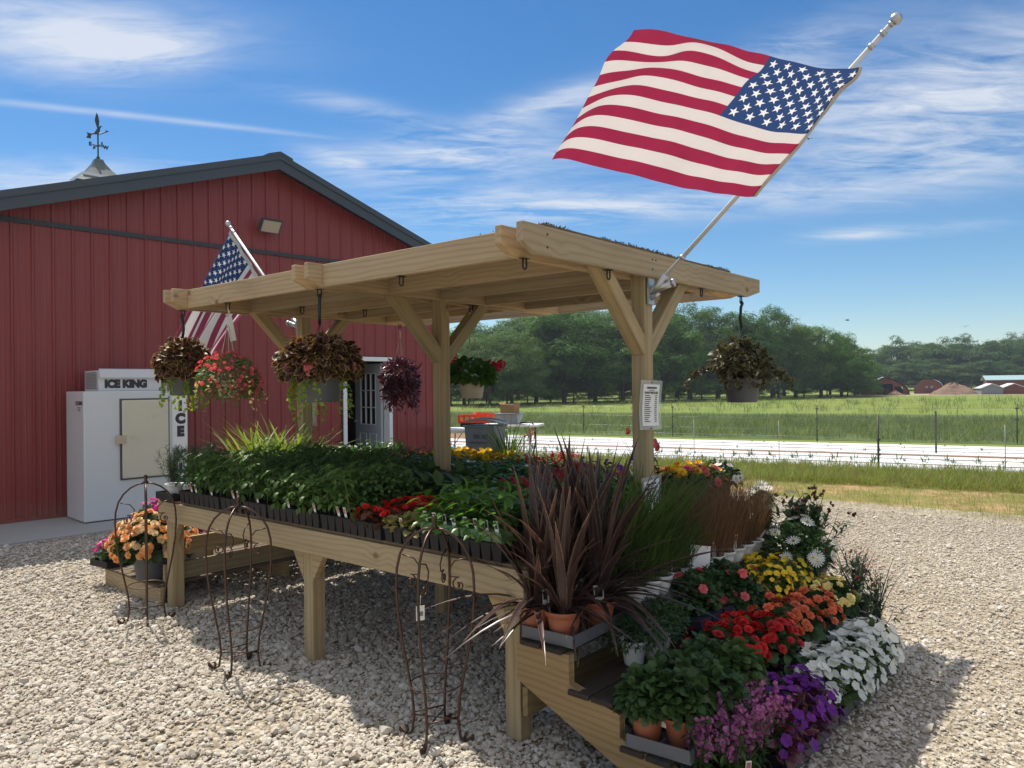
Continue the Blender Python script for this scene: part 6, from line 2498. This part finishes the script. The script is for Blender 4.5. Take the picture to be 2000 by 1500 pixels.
# open fronted gothic hoop house
hh = thing("hoop_house", "pointed red hoop house with open front and white film edge, across the field", "greenhouse", P0(1728, YB, 770), R(-24))
pg = gothic(5.6, 2.25)
extr("roof", [(x * 1.03, z * 1.04 + .0) for x, z in pg], -.25, 9, FILM, hh)
fw = MB()
pin = gothic(5.5, 2.18)
for x0, x1, zt, zb_ in ((-2.75, -1.0, 0, 0), (.95, 1.15, 0, 0), (2.1, 2.75, 0, 0), (-1.0, .95, 0, 1.42), (1.15, 2.1, 0, 1.05)):
    def ph(x):
        for (xa, za), (xb, zb2) in zip(pin[:-1], pin[1:]):
            if xa - 1e-6 <= x <= xb + 1e-6:
                return za + (zb2 - za) * (x - xa) / (xb - xa + 1e-9)
        return 0
    xs = sorted({x0, x1, *[q for q, _ in pin if x0 < q < x1]})
    fw.addf([(x, -.05, zb_) for x in xs] + [(x, -.05, max(ph(x), zb_)) for x in xs], [(i, i + 1, len(xs) + i + 1, len(xs) + i) for i in range(len(xs) - 1)])
fw.build("front_wall", DARKRED, hh)
b = MB()
b.addf([(x, 8.9, z) for x, z in pin], [tuple(range(len(pin)))])
b.build("back_wall", plain("pale_end_wall", (.30, .26, .20), .7), hh)
for q in (-.6, .2):
    b = MB()
    b.box(q, 1.0, .0, q + .5, 1.6, .7)
    b.box(q + .1, 1.1, .7, q + .4, 1.5, .95)
    b.build("stored_bin", DARKTRIM, hh)
h2 = thing("hoop_house", "round arched red hoop house with white film roof, right of the pointed one", "greenhouse", P0(1815, 104), R(-30))
pa = rnd_arch(3.6, 1.95)
extr("roof", [(x * 1.03, z * 1.03) for x, z in pa], -.2, 8, FILM, h2)
b = MB()
b.addf([(x, -.04, z) for x, z in rnd_arch(3.5, 1.9)], [tuple(range(13))])
b.build("front_wall", DARKRED, h2)
b = MB()
for x in (-.62, .02):
    b.box(x, -.09, .05, x + .6, -.045, 1.25)
b.build("door", plain("door_boards", (.12, .035, .03), .7), h2)
b = MB()
b.box(-.5, -.12, .75, -.12, -.092, 1.1).box(.12, -.12, .75, .5, -.092, 1.1)
b.build("window", plain("pale_panes", (.25, .22, .2), .4), h2)
# heap of soil
b = MB()
b.smooth = True
n_, m_ = 40, 14
V = []
for i in range(m_ + 1):
    for k in range(n_):
        a = 2 * math.pi * k / n_
        r_ = i / m_
        z = (1 - r_ ** 1.6) * 1.2 * (1 + .22 * math.sin(3 * a + 4 * r_)) + random.uniform(-.14, .14) * (1 if 0 < i < m_ else 0)
        V.append((3.1 * r_ * math.cos(a) * (1 + .1 * math.sin(2 * a)), 2.2 * r_ * math.sin(a), max(z, -.02)))
b.addf(V, [(i * n_ + k, i * n_ + (k + 1) % n_, (i + 1) * n_ + (k + 1) % n_, (i + 1) * n_ + k) for i in range(m_) for k in range(n_)])
o = b.build("soil_heap", plain("heaped_brown_soil", (.19, .125, .085), .95, var=.5, scale=2.2, bmp=1.), loc=P0(1862, 96))
tag(o, "large heap of brown soil right of the round hoop house", "soil heap")
b = MB()
b.smooth = True
V = []
for i in range(7):
    for k in range(20):
        a = 2 * math.pi * k / 20
        r_ = i / 6
        V.append((1.2 * r_ * math.cos(a), .8 * r_ * math.sin(a), (1 - r_) * .55 * (1 + .2 * math.sin(3 * a)) + random.uniform(-.03, .03)))
b.addf(V, [(i * 20 + k, i * 20 + (k + 1) % 20, (i + 1) * 20 + (k + 1) % 20, (i + 1) * 20 + k) for i in range(6) for k in range(20)])
o = b.build("soil_heap", bpy.data.materials["heaped_brown_soil"], loc=P0(1749, 94))
tag(o, "small heap of brown soil in front of the pointed hoop house", "soil heap")
# long shed
ls = thing("long_shed", "long dark red shed with a pale teal roof at the right edge of the field", "shed", P0(1929, 106), R(-26))
b = MB()
b.box(0, 0, 0, 16, 5, 1.75)
b.build("wall", DARKRED, ls)
extr("roof", [(-.3, 0), (16.3, 0)], 0, 0, TEALR, ls)
b = MB()
V = [(-.3, -.4, 1.72), (16.3, -.4, 1.72), (16.3, 2.5, 2.35), (-.3, 2.5, 2.35), (16.3, 5.4, 1.72), (-.3, 5.4, 1.72)]
b.addf(V + [(x, y, z + .08) for x, y, z in V], [(0, 3, 2, 1), (3, 5, 4, 2), (6, 7, 8, 9), (9, 8, 10, 11), (0, 1, 7, 6), (0, 6, 9, 3), (3, 9, 11, 5), (1, 2, 8, 7)])
b.build("roof", TEALR, ls)
for o in list(ls.children):
    if o.name.startswith("roof") and len(o.data.vertices) == 4:
        bpy.data.objects.remove(o)
for i, (px, Y, w_, lab) in enumerate(((1938, 93, 2.3, "small grey hutch with a white roof edge, left of two"), (1981, 93, 2.5, "small dark hutch with a white roof edge, right of two"))):
    sh_ = thing("small_hutch", lab + ", before the long shed", "hutch", P0(px, Y, 774), R(-20))
    pf = [(-w_ / 2, 0), (-w_ / 2, .75), (0, 1.25), (w_ / 2, .75), (w_ / 2, 0)]
    b = MB()
    b.addf([(x, 0, z) for x, z in pf] + [(x, 3, z) for x, z in pf], [(4, 3, 2, 1, 0), (5, 6, 7, 8, 9), (0, 1, 6, 5), (3, 4, 9, 8)])
    b.build("wall", GREYW if i == 0 else DARKRED, sh_)
    b = MB()
    for sg in (-1, 1):
        V = [(sg * (w_ / 2 + .12), y, .70 + dz) for y in (-.15, 3.1) for dz in (0, .09)] + [(0, y, 1.26 + dz) for y in (-.15, 3.1) for dz in (0, .09)]
        b.addf(V, [(1, 5, 7, 3), (0, 2, 6, 4), (0, 4, 5, 1), (2, 3, 7, 6), (0, 1, 3, 2)])
    b.build("roof", FILM, sh_)
sd = thing("open_shed", "low shed with a pale metal roof, half hidden behind the big trees", "shed", P0(1672, 104), R(-24))
b = MB()
b.box(0, 0, 0, 3.6, 4, 1.3)
b.build("wall", DARKRED, sd)
b = MB()
b.addf([(-.3, -.3, 1.31), (3.8, -.3, 1.31), (3.8, 4.2, 2.0), (-.3, 4.2, 2.0), (-.3, -.3, 1.39), (3.8, -.3, 1.39), (3.8, 4.2, 2.08), (-.3, 4.2, 2.08)], [(0, 3, 2, 1), (4, 5, 6, 7), (0, 1, 5, 4), (1, 2, 6, 5), (3, 0, 4, 7)])
b.build("roof", plain("pale_metal_roof", (.45, .49, .54), .4, .3), sd)
# dusty yard and rail fence
sheet("farm_yard_ground", [P0(1600, 95), P0(1700, 91), P0(1850, 90), P0(2100, 88), P0(2300, 100), P0(2100, 116), P0(1760, 112), P0(1660, 104)], -.006, turf("dusty_yard", ((.30, .25, .17), (.38, .31, .22), (.44, .37, .27)), (.2, .2, .09), .2, (.5, .7)))
rf = thing("rail_fence", "dark rail fence between the round hoop house and the long shed", "fence", P0(1770, 109))
p_, q_ = Vector(), P0(1940, 109) - P0(1770, 109)
for k in range(9):
    b = MB()
    c_ = p_.lerp(q_, k / 8)
    b.box(c_.x - .06, c_.y - .06, 0, c_.x + .06, c_.y + .06, 1.2)
    b.build("fence_post", W_OLD, rf)
for z in (.5, .8, 1.1):
    b = MB()
    b.beam(p_ + Vector((0, 0, z)), q_ + Vector((0, 0, z)), .05, .08)
    b.build("rail", W_OLD, rf)

# ------------------------------------------------------------------ trees
def crown_mesh(seed, nclump, per, leafsz, flat_=1.0, pointy=0.):
    global rng
    keep_ = rng
    rng = np.random.default_rng(seed)
    pm = PM()
    d = unit(nclump * 2)
    d = d[d[:, 2] > -.97][:nclump]
    rad = rng.uniform(.45, 1., len(d))
    lump = 1 + .16 * np.sin(d[:, 0] * 5 + seed) + .13 * np.sin(d[:, 1] * 7 + 2 * seed) + .14 * np.sin(d[:, 2] * 6 + seed * 1.7)
    hz = d[:, 2]
    taper = np.where(hz > 0, 1 - pointy * hz, 1.0)
    fat = np.where(hz < 0, .92 / np.sqrt(np.maximum(1 - hz * hz, .08)), 1.0)
    C = np.stack([d[:, 0] * fat * .42 * rad * lump * taper, d[:, 1] * fat * .42 * rad * lump * taper, .50 + d[:, 2] * .46 * np.minimum(rad * lump, .95)], 1)
    for c, dd_ in zip(C, d):
        cr_ = rng.uniform(.07, .14)
        q = unit(per)
        q[:, 2] = np.where(q[:, 2] < -.3, -q[:, 2], q[:, 2])
        P = c + q * cr_ * rng.uniform(.45, 1, per)[:, None] * np.array((1, 1, .75))
        N_ = q + dd_ * .35 + unit(per) * .55 + np.array((0, 0, .35))
        D_ = np.cross(N_, unit(per))
        pm.scatter(LEAFQ, P, frames(D_, N_), leafsz * rng.uniform(.6, 1.3, per))
    rng = keep_
    return pm


LEAFQ = leaf_t(.75, .2, .1, 1, 'oval')
LEAFQ = (LEAFQ[0], LEAFQ[1], LEAFQ[2], LEAFQ[3])
CROWNS = {}


def tree(label, x, y, h, wd, kind, seed, group, name="tree"):
    t = thing(name, label, "tree", (x, y, 0), random.uniform(0, 6.28), group)
    key = (kind, seed % 4)
    if key not in CROWNS:
        m = {'near': L_TREE, 'far': L_TREE2, 'pale': L_WILL}[kind]
        pm = crown_mesh(31 + 7 * (seed % 4) + len(kind), {'near': 150, 'far': 120, 'pale': 150}[kind], {'near': 90, 'far': 64, 'pale': 90}[kind], {'near': .042, 'far': .055, 'pale': .034}[kind], pointy=.25 if kind != 'pale' else .1)
        o = pm.build("crown", m, t)
        CROWNS[key] = o.data
    else:
        o = put(bpy.data.objects.new("crown", CROWNS[key]), t)
    o.scale = (wd * 1.35 / .84, wd * 1.35 / .84, h)
    b = MB()
    hh_ = h * .72
    b.tube([(0, 0, -.2), (.03 * h * .1, 0, hh_ * .3), (-.02 * h * .2, .02 * h * .2, hh_ * .65), (0, 0, hh_)], .1, 8, radii=[.026 * h, .020 * h, .013 * h, .004 * h])
    for k in range(5):
        a = k * 1.3 + seed
        z = hh_ * (.3 + .12 * k)
        b.tube([(0, 0, z), (math.cos(a) * wd * .14, math.sin(a) * wd * .14, z + h * .08), (math.cos(a) * wd * .30, math.sin(a) * wd * .30, z + h * .2)], .05, 6, radii=[.010 * h, .007 * h, .003 * h])
    b.build("trunk", BARK, t)
    return t


WHN = 'trees at the edge of the field'
near_t = [  # pixel x, pixel y of the top, distance, crown width, kind, words
    (905, 640, 70, 7, 'near', "tall dark tree seen left of the middle post's geraniums"), (955, 648, 62, 5.2, 'pale', "pale feathery tree right of the red geranium basket"),
    (998, 640, 64, 5.0, 'pale', "second pale feathery tree, right of the red geranium basket"), (1045, 606, 72, 7.5, 'near', "broad dark tree under the middle of the roof"),
    (1100, 598, 70, 7.5, 'near', "dark tree behind the right brace of the middle post"), (1160, 604, 74, 7.5, 'pale', "lighter tree left of the corner post's brace"),
    (1215, 612, 72, 6.5, 'near', "dark tree just left of the right corner post"), (1292, 604, 74, 6.5, 'near', "dark tree just right of the right corner post"),
    (1345, 588, 78, 6.5, 'pale', "tree rising between corner post and hanging dried basket"), (1400, 592, 80, 6.5, 'near', "tree directly behind the dried basket's hook"),
    (1455, 606, 80, 6, 'near', "rounded tree just right of the dried hanging basket"), (1507, 590, 82, 5.6, 'near', "highest pointed tree right of the dried basket"),
    (1552, 618, 84, 5.6, 'pale', "tree stepping down right of the highest one"), (1602, 632, 86, 6, 'near', "broad tree near the right end of the close tree group"),
    (1642, 646, 90, 5.4, 'near', "last tall tree of the close group, before the gap"), (1668, 684, 96, 4.8, 'near', "low dark tree beside the pale roofed shed")]
for i, (px, py, Y, wd, kind, lab) in enumerate(near_t):
    q = atY(px, py, Y)
    tree(lab, q.x, q.y, q.z * 1.0, wd, kind, i, WHN)
back_t = [(930, 625, 92, 9), (1010, 600, 94, 9), (1080, 590, 95, 9), (1150, 590, 95, 9), (1250, 600, 95, 9), (1320, 612, 98, 8), (1430, 625, 98, 8), (1530, 640, 100, 8), (1620, 668, 104, 7)]
for i, (px, py, Y, wd) in enumerate(back_t):
    q = atY(px, py, Y)
    tree("tall tree in the row behind the close trees, " + ORD[i] + " from the left", q.x, q.y, q.z, wd, 'near', i + 2, 'second row of the close trees')
for i, px in enumerate((880, 915, 950, 990, 1030, 1075, 1120, 1165, 1210, 1280, 1325, 1370, 1420, 1470, 1520, 1570, 1615, 1655)):
    q = atY(px, 730 + 10 * math.sin(i * 2.1), 66 + i * 1.5)
    t = tree("low bushy undergrowth at the foot of the close trees, " + (ORD[:11] + ['twelfth', 'thirteenth', 'fourteenth', 'fifteenth', 'sixteenth', 'seventeenth', 'last'])[i] + " from the left", q.x, q.y, max(q.z, 3.3), 5.4, 'pale' if i % 5 == 2 else 'near', i + 1, 'bushes at the foot of the trees', "bush")
far_t = [(1712, 676), (1752, 654), (1787, 652), (1825, 660), (1852, 653), (1888, 650), (1932, 650), (1968, 651), (1995, 642), (2030, 640)]
for i, (px, py) in enumerate(far_t):
    Y = 150 + 4 * (i % 3)
    q = atY(px, py, Y)
    tree("far tree of the wood behind the farm sheds, " + ORD[i] + " from the left", q.x, q.y, q.z, 8.2, 'far', i, 'far wood behind the sheds')
for i, px in enumerate((1690, 1730, 1768, 1806, 1842, 1872, 1910, 1950, 1985, 2020)):
    q = atY(px, 706 + 9 * math.sin(i * 1.7), 140)
    tree("lower tree along the front of the far wood, " + ORD[i] + " from the left", q.x, q.y, q.z, 7.2, 'pale' if i in (1, 4) else 'far', i + 1, 'front row of the far wood')

# small birds far off in the sky
BIRD = plain("dark_bird", (.03, .03, .03), .8)
for i, (px, py, lab) in enumerate(((1655, 626, "tiny dark bird above the gap in the trees"), (1885, 638, "tiny dark bird above the far wood"), (1580, 272, "tiny dark bird beside the big flag's pole"))):
    q = atY(px, py, 55)
    b = MB()
    b.smooth = True
    b.tube([(-.14, 0, 0), (-.05, 0, .015), (.05, 0, .02), (.12, 0, .01), (.16, 0, 0)], .03, 8, radii=[.006, .03, .034, .02, .004])
    for sg in (-1, 1):
        b.addf([(.06, sg * .02, .02), (-.04, sg * .02, .02), (-.06, sg * .17, .09), (.03, sg * .16, .09), (-.08, sg * .32, .05)], [(0, 1, 2, 3), (3, 2, 4)])
        b.addf([(.06, sg * .02, .012), (-.04, sg * .02, .012), (-.06, sg * .17, .082), (.03, sg * .16, .082), (-.08, sg * .32, .043)], [(3, 2, 1, 0), (4, 2, 3)])
    o = b.build("bird", BIRD, loc=q, rot=(0, 0, i))
    tag(o, lab, "bird")

# ------------------------------------------------------------------ the summer air over the field
b = MB()
b.box(-750, -250, -1.2, 950, 1150, 15.0)
m, t = mat("summer_haze")
t.n.clear()
vo = t.add('ShaderNodeVolumePrincipled', ins={'Color': (.80, .87, 1.0, 1), 'Density': .0006, 'Anisotropy': .35})
ou = t.add('ShaderNodeOutputMaterial')
t.l.new(vo.outputs[0], ou.inputs['Volume'])
hz = b.build("haze", m)
hz['kind'] = 'stuff'
